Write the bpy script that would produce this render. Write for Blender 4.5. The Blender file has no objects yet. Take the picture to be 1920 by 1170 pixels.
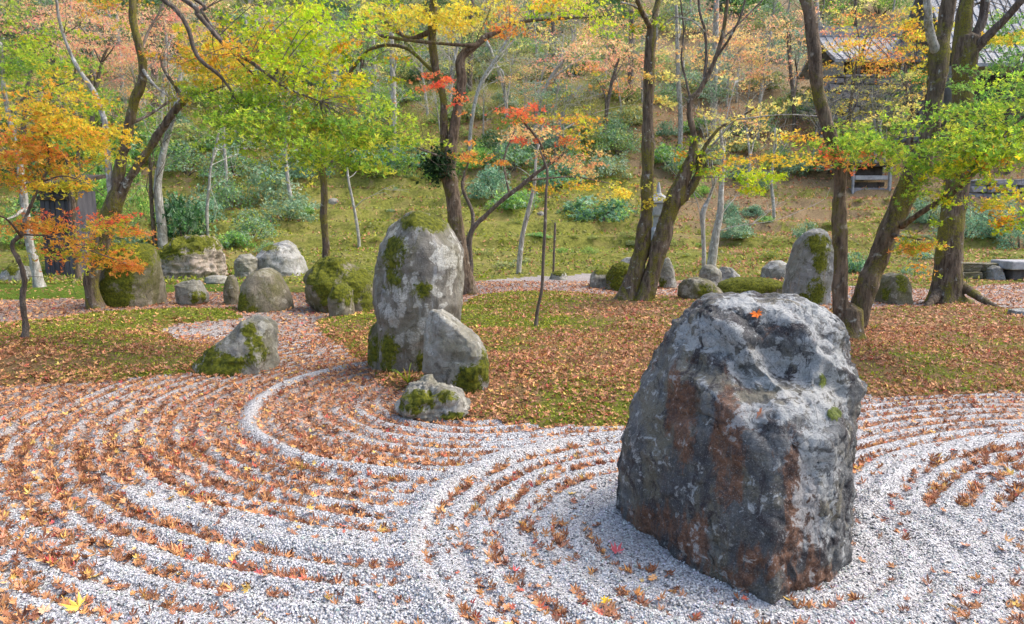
import bpy, math
import numpy as np
from mathutils import Vector

# ------------------------------------------------------------------ camera, sky, sun, exposure
SC = bpy.context.scene
COL = SC.collection
TH = math.radians(7.6); FPX = 1387.0; CAMH = 1.6
cam = bpy.data.cameras.new('camera'); camo = bpy.data.objects.new('camera', cam); COL.objects.link(camo)
cam.sensor_width = 36.0; cam.lens = 36.0 * FPX / 1920.0
cam.clip_start = 0.05; cam.clip_end = 400.0
camo.location = (0, 0, CAMH); camo.rotation_euler = (math.pi / 2 - TH, 0, 0)
SC.camera = camo

SUN_DIR = Vector((0.56, 0.12, 0.80)).normalized()          # towards the sun: high, right, behind thin cloud
elev = math.asin(SUN_DIR.z); azim = math.atan2(SUN_DIR.x, SUN_DIR.y)
W = bpy.data.worlds.new('World'); SC.world = W; W.use_nodes = True
wn = W.node_tree.nodes; wl = W.node_tree.links
for n in list(wn): wn.remove(n)
sky = wn.new('ShaderNodeTexSky'); sky.sky_type = 'NISHITA'; sky.sun_disc = False
sky.sun_elevation = elev; sky.sun_rotation = azim
sky.air_density = 1.0; sky.dust_density = 4.0; sky.ozone_density = 0.6; sky.altitude = 100
bg = wn.new('ShaderNodeBackground'); bg.inputs['Strength'].default_value = 0.15
wo = wn.new('ShaderNodeOutputWorld'); wl.new(sky.outputs[0], bg.inputs[0]); wl.new(bg.outputs[0], wo.inputs[0])
sl = bpy.data.lights.new('sun', 'SUN'); sl.energy = 1.1; sl.angle = math.radians(30); sl.color = (1.0, 0.955, 0.89)
so = bpy.data.objects.new('sun', sl); COL.objects.link(so)
so.rotation_euler = (-SUN_DIR).to_track_quat('-Z', 'Y').to_euler(); so.location = (6, -4, 12)
vs = SC.view_settings; vs.view_transform = 'Standard'; vs.look = 'None'; vs.gamma = 1.0; vs.use_curve_mapping = False
vs.exposure = 1.36
SC.render.engine = 'CYCLES'
cy = SC.cycles
cy.max_bounces = 8; cy.diffuse_bounces = 5; cy.glossy_bounces = 2; cy.transmission_bounces = 5; cy.transparent_max_bounces = 4
cy.use_denoising = True

# ------------------------------------------------------------------ pixel geometry of the survey photograph (1920 x 1170)
CT, ST = math.cos(TH), math.sin(TH)
def P(px, py, d):
    """world point seen at (px,py) at distance d (world y)"""
    u = (px - 960) / FPX; v = (585 - py) / FPX
    t = d / (CT + v * ST)
    return np.array([u * t, d, CAMH + t * (-ST + v * CT)])
def proj(v):
    v = np.asarray(v, float)
    x = v[..., 0]; y = v[..., 1]; z = v[..., 2] - CAMH
    dep = np.maximum(y * CT - z * ST, 0.05); up = y * ST + z * CT
    return 960 + FPX * x / dep, 585 - FPX * up / dep
def G0(px, py):
    u = (px - 960) / FPX; v = (585 - py) / FPX
    t = -CAMH / (-ST + v * CT)
    return np.array([u * t, t * (CT + v * ST)])

# ------------------------------------------------------------------ noise in numpy
def _hash(ix, iy, iz, seed):
    h = (ix.astype(np.int64) * 374761393 + iy.astype(np.int64) * 668265263 + iz.astype(np.int64) * 1274126177 + seed * 974711) & 0xffffffff
    h = ((h ^ (h >> 13)) * 1274126177) & 0xffffffff
    h = ((h ^ (h >> 16)) * 2246822519) & 0xffffffff
    return ((h ^ (h >> 15)) & 0xffffff) / float(0xffffff)
def vnoise(p, seed=0):
    p = np.asarray(p, float); i = np.floor(p); f = p - i; u = f * f * f * (f * (f * 6 - 15) + 10)
    ix, iy, iz = (i[:, k].astype(np.int64) for k in range(3))
    r = 0
    for dx in (0, 1):
        wx = u[:, 0] if dx else 1 - u[:, 0]
        for dy in (0, 1):
            wy = u[:, 1] if dy else 1 - u[:, 1]
            for dz in (0, 1):
                wz = u[:, 2] if dz else 1 - u[:, 2]
                r = r + wx * wy * wz * _hash(ix + dx, iy + dy, iz + dz, seed)
    return r
def fbm(p, octv=4, seed=0, gain=.5, lac=2.03):
    p = np.asarray(p, float); a = 1.0; s = 0; t = 0
    for o in range(octv):
        s = s + a * (vnoise(p * lac ** o + 17.3 * o, seed + o) * 2 - 1); t += a; a *= gain
    return s / t
def ridged(p, octv=4, seed=0, gain=.5):
    a = 1.0; s = 0; t = 0
    for o in range(octv):
        s = s + a * (1 - 2 * np.abs(vnoise(p * 2.07 ** o + 9.1 * o, seed + o) * 2 - 1)); t += a; a *= gain
    return s / t
def fbm2(x, y, sc, octv=4, seed=0):
    return fbm(np.stack([x * sc, y * sc, np.full_like(x, 3.7)], 1), octv, seed)
def sstep(a, b, x):
    t = np.clip((x - a) / (b - a), 0, 1); return t * t * (3 - 2 * t)

# ------------------------------------------------------------------ mesh helpers
def mesh_np(name, V, F, smooth=True, attrs=None, col=None):
    """V (n,3); F one (m,k) array or a list of them"""
    me = bpy.data.meshes.new(name)
    Fs = [f for f in (F if isinstance(F, list) else [F]) if len(f)]
    V = np.asarray(V, np.float32)
    me.vertices.add(len(V)); me.vertices.foreach_set('co', V.ravel())
    loops = np.concatenate([np.asarray(f, np.int32).ravel() for f in Fs])
    sizes = np.concatenate([np.full(len(f), f.shape[1], np.int32) for f in Fs])
    starts = np.concatenate([[0], np.cumsum(sizes)[:-1]]).astype(np.int32)
    me.loops.add(len(loops)); me.loops.foreach_set('vertex_index', loops)
    me.polygons.add(len(sizes)); me.polygons.foreach_set('loop_start', starts)
    me.update(calc_edges=True)
    me.polygons.foreach_set('use_smooth', np.full(len(sizes), smooth, bool))
    for k, a in (attrs or {}).items():
        at = me.attributes.new(k, 'FLOAT', 'POINT'); at.data.foreach_set('value', np.asarray(a, np.float32))
    if col is not None:
        ca = me.color_attributes.new(name='Col', type='FLOAT_COLOR', domain='POINT')
        c4 = np.ones((len(V), 4), np.float32); c4[:, :3] = col; ca.data.foreach_set('color', c4.ravel())
    return me
def obj(name, me, mat=None, parent=None, loc=None):
    o = bpy.data.objects.new(name, me); COL.objects.link(o)
    if mat is not None and me is not None:
        if len(me.materials) == 0: me.materials.append(mat)
    if parent is not None: o.parent = parent
    if loc is not None: o.location = loc
    return o
def tag(o, label=None, cat=None, group=None, kind=None):
    if label: o['label'] = label
    if cat: o['category'] = cat
    if group: o['group'] = group
    if kind: o['kind'] = kind
    return o
def empty(name, loc): 
    o = bpy.data.objects.new(name, None); COL.objects.link(o); o.location = loc; o.empty_display_size = .1
    return o

class MB:
    """collects geometry for one mesh"""
    def __init__(s): s.V = []; s.F = {}; s.n = 0; s.A = {}; s.C = []
    def add(s, V, F, col=None, **att):
        V = np.asarray(V, float)
        for f in (F if isinstance(F, list) else [F]):
            f = np.asarray(f)
            s.F.setdefault(f.shape[1], []).append(f + s.n)
        s.V.append(V); s.n += len(V)
        for k, v in att.items(): s.A.setdefault(k, []).append(np.broadcast_to(v, (len(V),)))
        if col is not None: s.C.append(np.broadcast_to(col, (len(V), 3)))
    def build(s, name, mat, parent=None, origin=(0, 0, 0), smooth=True, kind=None, loc=None):
        if not s.V: return None
        V = np.concatenate(s.V) - np.asarray(origin)
        me = mesh_np(name, V, [np.concatenate(f) for f in s.F.values()], smooth,
                     {k: np.concatenate(v) for k, v in s.A.items()}, np.concatenate(s.C) if s.C else None)
        o = obj(name, me, mat, parent, loc)
        if kind: o['kind'] = kind
        return o

BOXF = np.array([[0, 3, 2, 1], [4, 5, 6, 7], [0, 1, 5, 4], [1, 2, 6, 5], [2, 3, 7, 6], [3, 0, 4, 7]])
def boxv(x0, x1, y0, y1, z0, z1):
    return np.array([[x0, y0, z0], [x1, y0, z0], [x1, y1, z0], [x0, y1, z0], [x0, y0, z1], [x1, y0, z1], [x1, y1, z1], [x0, y1, z1]], float)
def bevel_box(x0, x1, y0, y1, z0, z1, b):
    """box with chamfered edges (24 verts)"""
    V = []; 
    cs = [(x0, x1), (y0, y1), (z0, z1)]
    import itertools
    idx = {}
    for c in itertools.product((0, 1), repeat=3):
        for ax in range(3):
            p = []
            for k in range(3):
                e = cs[k][c[k]]
                p.append(e if k == ax else e + (b if c[k] == 0 else -b))
            idx[c, ax] = len(V); V.append(p)
    F4 = []; F3 = []
    V = np.array(V); cen = V.mean(0)
    def addf(ids):
        a = V[ids]; n = np.cross(a[1] - a[0], a[2] - a[0])
        if n @ (a.mean(0) - cen) < 0: ids = ids[::-1]
        (F4 if len(ids) == 4 else F3).append(ids)
    for ax in range(3):
        o1, o2 = [k for k in range(3) if k != ax]
        for s in (0, 1):
            ids = []
            for a, b2 in ((0, 0), (1, 0), (1, 1), (0, 1)):
                c = [0, 0, 0]; c[ax] = s; c[o1] = a; c[o2] = b2; ids.append(idx[tuple(c), ax])
            addf(ids)
        for a in (0, 1):
            for b2 in (0, 1):
                c0 = [0, 0, 0]; c0[o1] = a; c0[o2] = b2; c1 = list(c0); c1[ax] = 1
                addf([idx[tuple(c0), o1], idx[tuple(c1), o1], idx[tuple(c1), o2], idx[tuple(c0), o2]])
    for c in itertools.product((0, 1), repeat=3): addf([idx[c, 0], idx[c, 1], idx[c, 2]])
    return V, [np.array(F4), np.array(F3)]

def catmull(pts, n):
    pts = np.asarray(pts, float); m = len(pts)
    if m < 3:
        t = np.linspace(0, 1, n)[:, None]; return pts[0] * (1 - t) + pts[-1] * t
    ext = np.vstack([2 * pts[0] - pts[1], pts, 2 * pts[-1] - pts[-2]])
    s = np.linspace(0, m - 1 - 1e-6, n); i = s.astype(int); t = (s - i)[:, None]
    a, b, c, d = ext[i], ext[i + 1], ext[i + 2], ext[i + 3]
    return .5 * (2 * b + (c - a) * t + (2 * a - 5 * b + 4 * c - d) * t ** 2 + (3 * b - 3 * c + d - a) * t ** 3)
def tube(pts, rad, n=8, cap=True, rough=0., seed=0, lobes=0):
    """pts (m,3), rad (m,)"""
    pts = np.asarray(pts, float); m = len(pts); rad = np.asarray(rad, float)
    T = np.gradient(pts, axis=0); T /= np.linalg.norm(T, axis=1)[:, None] + 1e-9
    ref = np.array([0.13, 0.97, 0.2]) if abs(T[:, 1]).mean() < .8 else np.array([1., 0, 0])
    A = np.cross(T, ref); A /= np.linalg.norm(A, axis=1)[:, None] + 1e-9
    B = np.cross(T, A)
    th = np.linspace(0, 2 * math.pi, n, endpoint=False)
    ring = np.cos(th)[None, :, None] * A[:, None, :] + np.sin(th)[None, :, None] * B[:, None, :]
    R = np.repeat(rad[:, None], n, 1)
    if rough:
        q = (pts[:, None, :] + ring * rad[:, None, None]).reshape(-1, 3)
        k = 1.0 / max(rad.mean(), .01)
        nz = (fbm(np.stack([q[:, 0] * k * .9, q[:, 1] * k * .9, q[:, 2] * k * .35], 1), 3, seed) + .8 * np.maximum(fbm(q * k * .55, 2, seed + 7), 0) - .3).reshape(m, n)
        R = R * (1 + rough * nz)
    V = (pts[:, None, :] + ring * R[..., None]).reshape(-1, 3)
    i = np.arange(m - 1)[:, None] * n; j = np.arange(n)[None, :]; j2 = (j + 1) % n
    F = np.stack([i + j, i + j2, i + n + j2, i + n + j], -1).reshape(-1, 4)
    if cap:
        V = np.vstack([V, pts[0], pts[-1] + T[-1] * rad[-1] * .6])
        c0 = m * n; c1 = c0 + 1; jj = np.arange(n); j2 = (jj + 1) % n
        F3 = np.vstack([np.stack([np.full(n, c0), j2, jj], 1), np.stack([np.full(n, c1), (m - 1) * n + jj, (m - 1) * n + j2], 1)])
        return V, [F, F3]
    return V, [F]

# leaves: one shared centre, K pointed lobes
def leaf_template(K, curl=.25, spread=250, wid=17, seed=0, fat=.5):
    rg = np.random.default_rng(seed)
    ang = np.radians(np.linspace(-spread / 2, spread / 2, K) if K > 1 else np.array([0.]))
    ln = 1 - .42 * (np.abs(ang) / max(math.radians(spread / 2), 1e-6)) ** 1.6 if K > 1 else np.array([1.])
    V = [[0, 0, 0]]; F = []
    w = math.radians(wid)
    for a, l in zip(ang, ln):
        l = l * rg.uniform(.9, 1.08)
        for r, da in ((fat * l, -w), (l, 0), (fat * l, w)):
            x, y = r * math.sin(a + da), r * math.cos(a + da)
            V.append([x, y, curl * r * r * rg.uniform(.4, 1.5)])
        n = len(V); F.append([0, n - 3, n - 2, n - 1])
    V = np.array(V); V[:, 1] -= .25
    return V, np.array(F)
def frames(N, rg, up_bias):
    """random orthonormal frames; up_bias large = lying flat"""
    n = rg.normal(size=(N, 3)); n[:, 2] = np.abs(n[:, 2]) + up_bias; n /= np.linalg.norm(n, axis=1)[:, None]
    t = rg.normal(size=(N, 3)); t -= (t * n).sum(1)[:, None] * n; t /= np.linalg.norm(t, axis=1)[:, None]
    return np.stack([np.cross(t, n), t, n], 1)       # rows: local x,y,z axes
def scatter_leaves(pos, size, fr, tmpl):
    TV, TF = tmpl; N = len(pos); k = len(TV)
    V = np.einsum('kj,njc->nkc', TV, fr) * size[:, None, None] + pos[:, None, :]
    F = (TF[None] + (np.arange(N) * k)[:, None, None]).reshape(-1, TF.shape[1])
    return V.reshape(-1, 3), F, k
LEAF7 = leaf_template(7, .42, 262, 20, 1, .58)
LEAFC = leaf_template(6, 1.1, 240, 19, 9, .6)      # dry curled leaf
LEAF4 = leaf_template(4, .45, 210, 25, 6, .56)
LEAF5 = leaf_template(5, .3, 230, 24, 2, .56)
LEAF3 = leaf_template(3, .2, 170, 30, 3, .55)
LEAF1 = leaf_template(1, .2, 0, 34, 4)

def lin(r, g, b):
    f = lambda c: (c / 255 / 12.92) if c / 255 <= .04045 else ((c / 255 + .055) / 1.055) ** 2.4
    return np.array([f(r), f(g), f(b)])

# ------------------------------------------------------------------ materials
def newmat(name):
    m = bpy.data.materials.new(name); m.use_nodes = True
    nt = m.node_tree
    for n in list(nt.nodes): nt.nodes.remove(n)
    out = nt.nodes.new('ShaderNodeOutputMaterial'); out.location = (900, 0)
    return m, nt, out
class N:
    """small node helper"""
    def __init__(s, nt): s.nt = nt
    def node(s, t, **kw):
        n = s.nt.nodes.new(t)
        for k, v in kw.items(): setattr(n, k, v)
        return n
    def link(s, a, b): s.nt.links.new(a, b)
    def val(s, sock, v):
        if hasattr(v, 'is_linked') or isinstance(v, bpy.types.NodeSocket): s.link(v, sock)
        else:
            try: sock.default_value = v
            except Exception: sock.default_value = (*v, 1.0)
    def coord(s, kind='Object'): return s.node('ShaderNodeTexCoord').outputs[kind]
    def mapping(s, vec, scale=(1, 1, 1), loc=(0, 0, 0)):
        m = s.node('ShaderNodeMapping'); s.link(vec, m.inputs['Vector']); m.inputs['Scale'].default_value = scale; m.inputs['Location'].default_value = loc
        return m.outputs[0]
    def noise(s, vec, scale, detail=4, rough=.55, dist=0.):
        n = s.node('ShaderNodeTexNoise'); s.link(vec, n.inputs['Vector']); n.inputs['Scale'].default_value = scale
        n.inputs['Detail'].default_value = detail; n.inputs['Roughness'].default_value = rough; n.inputs['Distortion'].default_value = dist
        return n.outputs['Fac']
    def voronoi(s, vec, scale, feature='F1', out='Distance', rand=1.):
        n = s.node('ShaderNodeTexVoronoi'); n.feature = feature; s.link(vec, n.inputs['Vector']); n.inputs['Scale'].default_value = scale
        n.inputs['Randomness'].default_value = rand
        return n.outputs[out]
    def ramp(s, fac, a, b):
        m = s.node('ShaderNodeMapRange'); m.interpolation_type = 'SMOOTHSTEP'
        s.val(m.inputs[0], fac); m.inputs[1].default_value = a; m.inputs[2].default_value = b
        return m.outputs[0]
    def math(s, op, a, b=0.):
        m = s.node('ShaderNodeMath', operation=op); s.val(m.inputs[0], a); s.val(m.inputs[1], b); return m.outputs[0]
    def mix(s, fac, a, b, mode='MIX'):
        m = s.node('ShaderNodeMix', data_type='RGBA', blend_type=mode)
        s.val(m.inputs[0], fac); s.val(m.inputs[6], a); s.val(m.inputs[7], b); return m.outputs[2]
    def attr(s, name, out='Fac'): return s.node('ShaderNodeAttribute', attribute_name=name).outputs[out]
    def bump(s, h, strength=.5, dist=.02, normal=None):
        b = s.node('ShaderNodeBump'); b.inputs['Strength'].default_value = strength; b.inputs['Distance'].default_value = dist
        s.link(h, b.inputs['Height'])
        if normal is not None: s.link(normal, b.inputs['Normal'])
        return b.outputs[0]
    def bsdf(s, color, rough=.8, normal=None, spec=.3):
        b = s.node('ShaderNodeBsdfPrincipled'); s.val(b.inputs['Base Color'], color); s.val(b.inputs['Roughness'], rough)
        b.inputs['Specular IOR Level'].default_value = spec
        if normal is not None: s.link(normal, b.inputs['Normal'])
        return b.outputs[0]

def mat_leaf(name, transl=.45, objcol=False):
    m, nt, out = newmat(name); h = N(nt)
    if objcol: c = h.node('ShaderNodeObjectInfo').outputs['Color']
    else: c = h.attr('Col', 'Color')
    d = h.bsdf(c, .6, None, .25)
    if transl:
        t = h.node('ShaderNodeBsdfTranslucent'); h.link(c, t.inputs[0])
        mx = h.node('ShaderNodeMixShader'); mx.inputs[0].default_value = transl; h.link(d, mx.inputs[1]); h.link(t.outputs[0], mx.inputs[2])
        h.link(mx.outputs[0], out.inputs[0])
    else: h.link(d, out.inputs[0])
    return m
M_LEAF = mat_leaf('tree_leaf', .55)
M_SHRUB = mat_leaf('shrub_leaf', .35)
M_FALLEN = mat_leaf('fallen_leaf', .12)
M_FALLEN1 = mat_leaf('single_fallen_leaf', .12, True)

def mat_bark(name, c1, c2, moss=(.10, .115, .018), mossamt=.5, lichen=(.42, .43, .38), licamt=.35):
    m, nt, out = newmat(name); h = N(nt)
    co = h.coord(); st = h.mapping(co, (1, 1, .22))
    n1 = h.noise(st, 22, 6, .65); n2 = h.noise(h.mapping(co, (1, 1, .6)), 2.6, 7, .68, .6); n3 = h.noise(co, 9, 5, .65); n4 = h.noise(co, 60, 3, .6)
    c = h.mix(h.ramp(n1, .3, .7), c1, c2)
    c = h.mix(h.ramp(n3, .62 - licamt * .1, .72), c, lichen)
    mo = h.ramp(n2, .68 - mossamt * .36, .80 - mossamt * .36)
    mo = h.math('MULTIPLY', mo, h.ramp(n4, .25, .6))
    mcol = h.mix(h.ramp(n4, .3, .7), tuple(.55 * x for x in moss), tuple(1.5 * x for x in moss))
    c = h.mix(mo, c, mcol)
    b = h.bump(n1, .9, .04); b = h.bump(n4, .6, .012, b); b = h.bump(n3, .6, .05, b)
    h.link(h.bsdf(c, .9, b, .15), out.inputs[0]); return m
M_BARK = mat_bark('mossy_maple_bark', (.055, .04, .028), (.20, .152, .108), (.15, .138, .02), .63)
M_BARKR = mat_bark('brown_maple_bark', (.06, .043, .031), (.23, .17, .12), (.125, .115, .02), .44, (.36, .32, .26), .5)
M_BARKP = mat_bark('pale_lichen_bark', (.20, .185, .15), (.48, .46, .41), (.17, .16, .04), .34, (.68, .68, .64), .9)
M_BARKD = mat_bark('grey_twig_bark', (.08, .06, .046), (.2, .165, .135), (.12, .115, .03), .28)

def mat_rock(name, c1, c2, dark, lichen, licsc=6., licamt=.4, streak=None, stramt=0., rust=None, warm=None, bumps=1., film=.4):
    m, nt, out = newmat(name); h = N(nt)
    co = h.coord()
    wob = h.mapping(co, (1, 1, .55))
    n1 = h.noise(co, 3.2, 8, .62, .4); n2 = h.noise(co, 7, 8, .68, .8); n3 = h.noise(co, 38, 5, .7); n4 = h.noise(co, 150, 3, .7)
    c = h.mix(h.ramp(n1, .34, .66), c1, c2)
    c = h.mix(h.math('MULTIPLY', h.ramp(n2, .53, .64), .9), c, dark)
    if warm is not None:
        c = h.mix(h.math('MULTIPLY', h.ramp(h.noise(h.mapping(co, (1, 1, 1), (4, 2, 7)), 4, 6, .65), .5, .68), .8), c, warm)
    if streak is not None:
        sv = h.noise(h.mapping(co, (1, 1, .16), (1, 5, 2)), 9, 6, .6, .5)
        c = h.mix(h.math('MULTIPLY', h.ramp(sv, .62 - .2 * stramt, .74 - .2 * stramt), .85), c, streak)
    if rust is not None:
        ra = h.attr('rust'); rn = h.noise(h.mapping(co, (1, 1, .45), (8, 1, 3)), 8, 7, .7, .6)
        rf = h.ramp(h.math('ADD', h.math('MULTIPLY', ra, .55), rn), .78, .95)
        rc = h.mix(h.ramp(n3, .3, .7), tuple(.55 * x for x in rust), rust)
        c = h.mix(h.math('MULTIPLY', rf, .92), c, rc)
    wobn = h.node('ShaderNodeTexNoise'); h.link(co, wobn.inputs['Vector']); wobn.inputs['Scale'].default_value = 14; wobn.inputs['Detail'].default_value = 4
    # lichen: distorted round patches
    lv = h.voronoi(h.mix(.16, co, wobn.outputs['Color'], 'ADD'), licsc, 'F1')
    lsel = h.noise(h.mapping(co, (1, 1, 1), (2, 9, 4)), 2.6, 5, .6)
    lf = h.math('ADD', h.math('MULTIPLY', lv, -.8), h.math('MULTIPLY', lsel, 1.1))
    lf = h.math('ADD', lf, h.math('MULTIPLY', h.attr('lichen'), .26)); lf = h.math('ADD', lf, h.math('MULTIPLY', h.math('SUBTRACT', n2, .5), .5))
    lf = h.math('ADD', lf, h.math('MULTIPLY', n3, .22))
    lc = h.mix(h.ramp(n3, .3, .75), tuple(.72 * x for x in lichen), lichen)
    c = h.mix(h.math('MULTIPLY', h.ramp(lf, .45 - licamt * .3, .58 - licamt * .3), h.ramp(h.noise(co, 70, 4, .75), .25, .62)), c, lc)
    nk = h.noise(h.mapping(co, (1, 1, .5), (3, 3, 9)), 13, 9, .75, 1.)
    c = h.mix(h.math('MULTIPLY', h.ramp(nk, .53, .66), .7), c, tuple(.8 * x for x in dark)); c = h.mix(h.math('MULTIPLY', h.ramp(nk, .45, .36), .35), c, tuple(1.5 * x for x in c2))
    c = h.mix(h.math('MULTIPLY', h.ramp(n4, .35, .75), .35), c, tuple(1.5 * x for x in c2))
    c = h.mix(h.math('MULTIPLY', h.ramp(n3, .55, .8), .5), c, dark)
    fl = h.ramp(h.noise(h.mapping(co, (1, 1, .6), (5, 1, 6)), 3.0, 7, .7, .5), .40, .62)
    c = h.mix(h.math('MULTIPLY', fl, film), c, h.mix(h.ramp(n3, .3, .7), (.05, .05, .014), (.15, .14, .045)))
    # moss from the grown mask
    mo = h.attr('moss'); mf = h.ramp(h.math('ADD', mo, h.math('ADD', h.math('MULTIPLY', h.math('SUBTRACT', n3, .5), 1.1), h.math('MULTIPLY', h.math('SUBTRACT', nk, .5), 1.3))), .36, .66)
    mn = h.noise(co, 26, 5, .7)
    mc = h.mix(h.ramp(mn, .3, .72), (.028, .040, .004), (.17, .175, .012))
    c = h.mix(mf, c, mc)
    b = h.bump(n2, .5 * bumps, .08); b = h.bump(nk, .6 * bumps, .03, b); b = h.bump(n3, .6 * bumps, .018, b); b = h.bump(n4, .5 * bumps, .006, b)
    h.link(h.bsdf(c, h.mix(mf, (.72, .72, .72), (1, 1, 1)), b, .3), out.inputs[0]); return m
def mat_hero():
    m, nt, out = newmat('blue_grey_rust_streaked_schist'); h = N(nt)
    co = h.coord(); sk = h.mapping(co, (1.1, 1.1, .6))
    d1 = h.noise(co, 2.4, 10, .66, 1.0); d2 = h.noise(sk, 5.5, 10, .7, 1.2); d3 = h.noise(h.mapping(co, (1, 1, 1), (3, 8, 1)), 15, 8, .72, .5); d4 = h.noise(co, 60, 5, .7); d5 = h.noise(co, 170, 3, .7)
    cr = h.node('ShaderNodeValToRGB'); h.link(d1, cr.inputs[0]); el = cr.color_ramp.elements
    el[0].position = .33; el[0].color = (.04, .037, .043, 1); el[1].position = .70; el[1].color = (.27, .28, .28, 1)
    for p_, c_ in ((.44, (.07, .071, .073, 1)), (.56, (.14, .146, .147, 1))): e_ = el.new(p_); e_.color = c_
    c = cr.outputs[0]
    c = h.mix(h.math('MULTIPLY', h.ramp(h.noise(h.mapping(co, (1, 1, .7), (6, 2, 2)), 3.4, 8, .68, .6), .46, .6), .8), c, (.19, .17, .115))
    c = h.mix(h.math('MULTIPLY', h.ramp(d2, .52, .59), .9), c, (.036, .028, .032))
    ra = h.attr('rust'); rn = h.noise(h.mapping(co, (1, 1, .3), (8, 1, 3)), 10, 9, .72, .8)
    rf = h.ramp(h.math('ADD', h.math('MULTIPLY', ra, .20), rn), .58, .69)
    rc = h.mix(h.ramp(d3, .35, .65), (.085, .038, .02), (.30, .13, .058))
    c = h.mix(h.math('MULTIPLY', rf, .85), c, rc)
    pl = h.ramp(h.math('ADD', d3, h.math('MULTIPLY', h.attr('lichen'), .14)), .555, .62)
    c = h.mix(h.math('MULTIPLY', pl, .72), c, h.mix(h.ramp(d4, .35, .65), (.36, .38, .375), (.68, .69, .68)))
    wv = h.mix(.10, co, h.node('ShaderNodeTexNoise').outputs['Color'], 'ADD')
    ck = h.voronoi(h.mapping(wv, (1, 1, .55)), 5.5, 'DISTANCE_TO_EDGE'); ck2 = h.voronoi(h.mapping(wv, (1.4, 1, .8), (2, 2, 2)), 14, 'DISTANCE_TO_EDGE')
    ckf = h.math('MAXIMUM', h.math('MULTIPLY', h.ramp(ck, .022, .0), h.ramp(d1, .42, .6)), h.math('MULTIPLY', h.ramp(ck2, .035, .0), h.ramp(d2, .45, .6)))
    c = h.mix(h.math('MULTIPLY', ckf, .5), c, (.03, .026, .028))
    c = h.mix(h.math('MULTIPLY', h.ramp(d4, .52, .66), .6), c, (.04, .036, .04)); c = h.mix(h.math('MULTIPLY', h.ramp(d5, .54, .68), .35), c, (.55, .56, .54)); c = h.mix(h.math('MULTIPLY', h.ramp(d5, .46, .36), .3), c, (.05, .047, .045))
    mf = h.ramp(h.math('ADD', h.attr('moss'), h.math('SUBTRACT', d4, .5)), .42, .6); c = h.mix(mf, c, h.mix(h.ramp(d4, .3, .7), (.03, .05, .004), (.15, .19, .012)))
    b = h.bump(d2, .6, .08); b = h.bump(d3, .75, .045, b); b = h.bump(ckf, -.6, .02, b); b = h.bump(d4, .6, .012, b); b = h.bump(d5, .4, .004, b)
    h.link(h.bsdf(c, .68, b, .35), out.inputs[0]); return m
M_ROCK_HERO = mat_hero()
M_ROCK_TALL = mat_rock('lichened_standing_stone', (.115, .105, .085), (.235, .22, .185), (.05, .045, .04), (.62, .62, .56), 8.5, .2, (.35, .36, .36), .35, film=.35)
M_ROCK_PALE = mat_rock('pale_grey_stone', (.17, .16, .13), (.33, .315, .27), (.06, .055, .045), (.56, .55, .49), 8, .12, (.13, .125, .105), .4)
M_ROCK_BROWN = mat_rock('brown_olive_stone', (.115, .10, .07), (.24, .21, .155), (.045, .038, .028), (.46, .43, .35), 8, .15, (.20, .17, .11), .5, film=.85)
M_ROCK_GREY = mat_rock('grey_boulder_stone', (.16, .155, .145), (.31, .31, .30), (.065, .06, .055), (.52, .52, .49), 8, .15, (.30, .24, .18), .3)
M_ROCK_PINK = mat_rock('pinkish_rough_stone', (.24, .19, .15), (.46, .38, .31), (.05, .042, .032), (.60, .54, .47), 9, .3, (.07, .055, .04), .4)

def mat_gravel():
    m, nt, out = newmat('white_raked_gravel'); h = N(nt)
    co = h.coord()
    v = h.node('ShaderNodeTexVoronoi'); v.feature = 'F1'; h.link(co, v.inputs['Vector']); v.inputs['Scale'].default_value = 92
    d = v.outputs['Distance']; rc = h.node('ShaderNodeSeparateColor'); h.link(v.outputs['Color'], rc.inputs[0])
    r = rc.outputs[0]
    c = h.mix(h.ramp(r, .0, 1.), (.305, .305, .316), (.61, .607, .60))
    c = h.mix(h.ramp(r, .88, .93), c, (.14, .14, .15))
    c = h.mix(h.ramp(d, .5, .85), c, (.17, .165, .165))
    big = h.noise(co, 1.6, 5, .6)
    c = h.mix(h.math('MULTIPLY', h.ramp(big, .45, .7), .25), c, (.44, .40, .36))
    c = h.mix(h.math('MULTIPLY', h.attr('litter'), .75), c, h.mix(h.ramp(h.noise(co, 30, 4, .7), .35, .65), (.11, .058, .03), (.25, .14, .07)))
    b = h.bump(h.math('SUBTRACT', 1., d), .9, .012)
    h.link(h.bsdf(c, .85, b, .25), out.inputs[0]); return m
M_GRAVEL = mat_gravel()
def mat_pebble():
    m, nt, out = newmat('gravel_pebble'); h = N(nt)
    h.link(h.bsdf(h.attr('Col', 'Color'), .8, None, .3), out.inputs[0]); return m
M_PEBBLE = mat_pebble()
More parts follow.
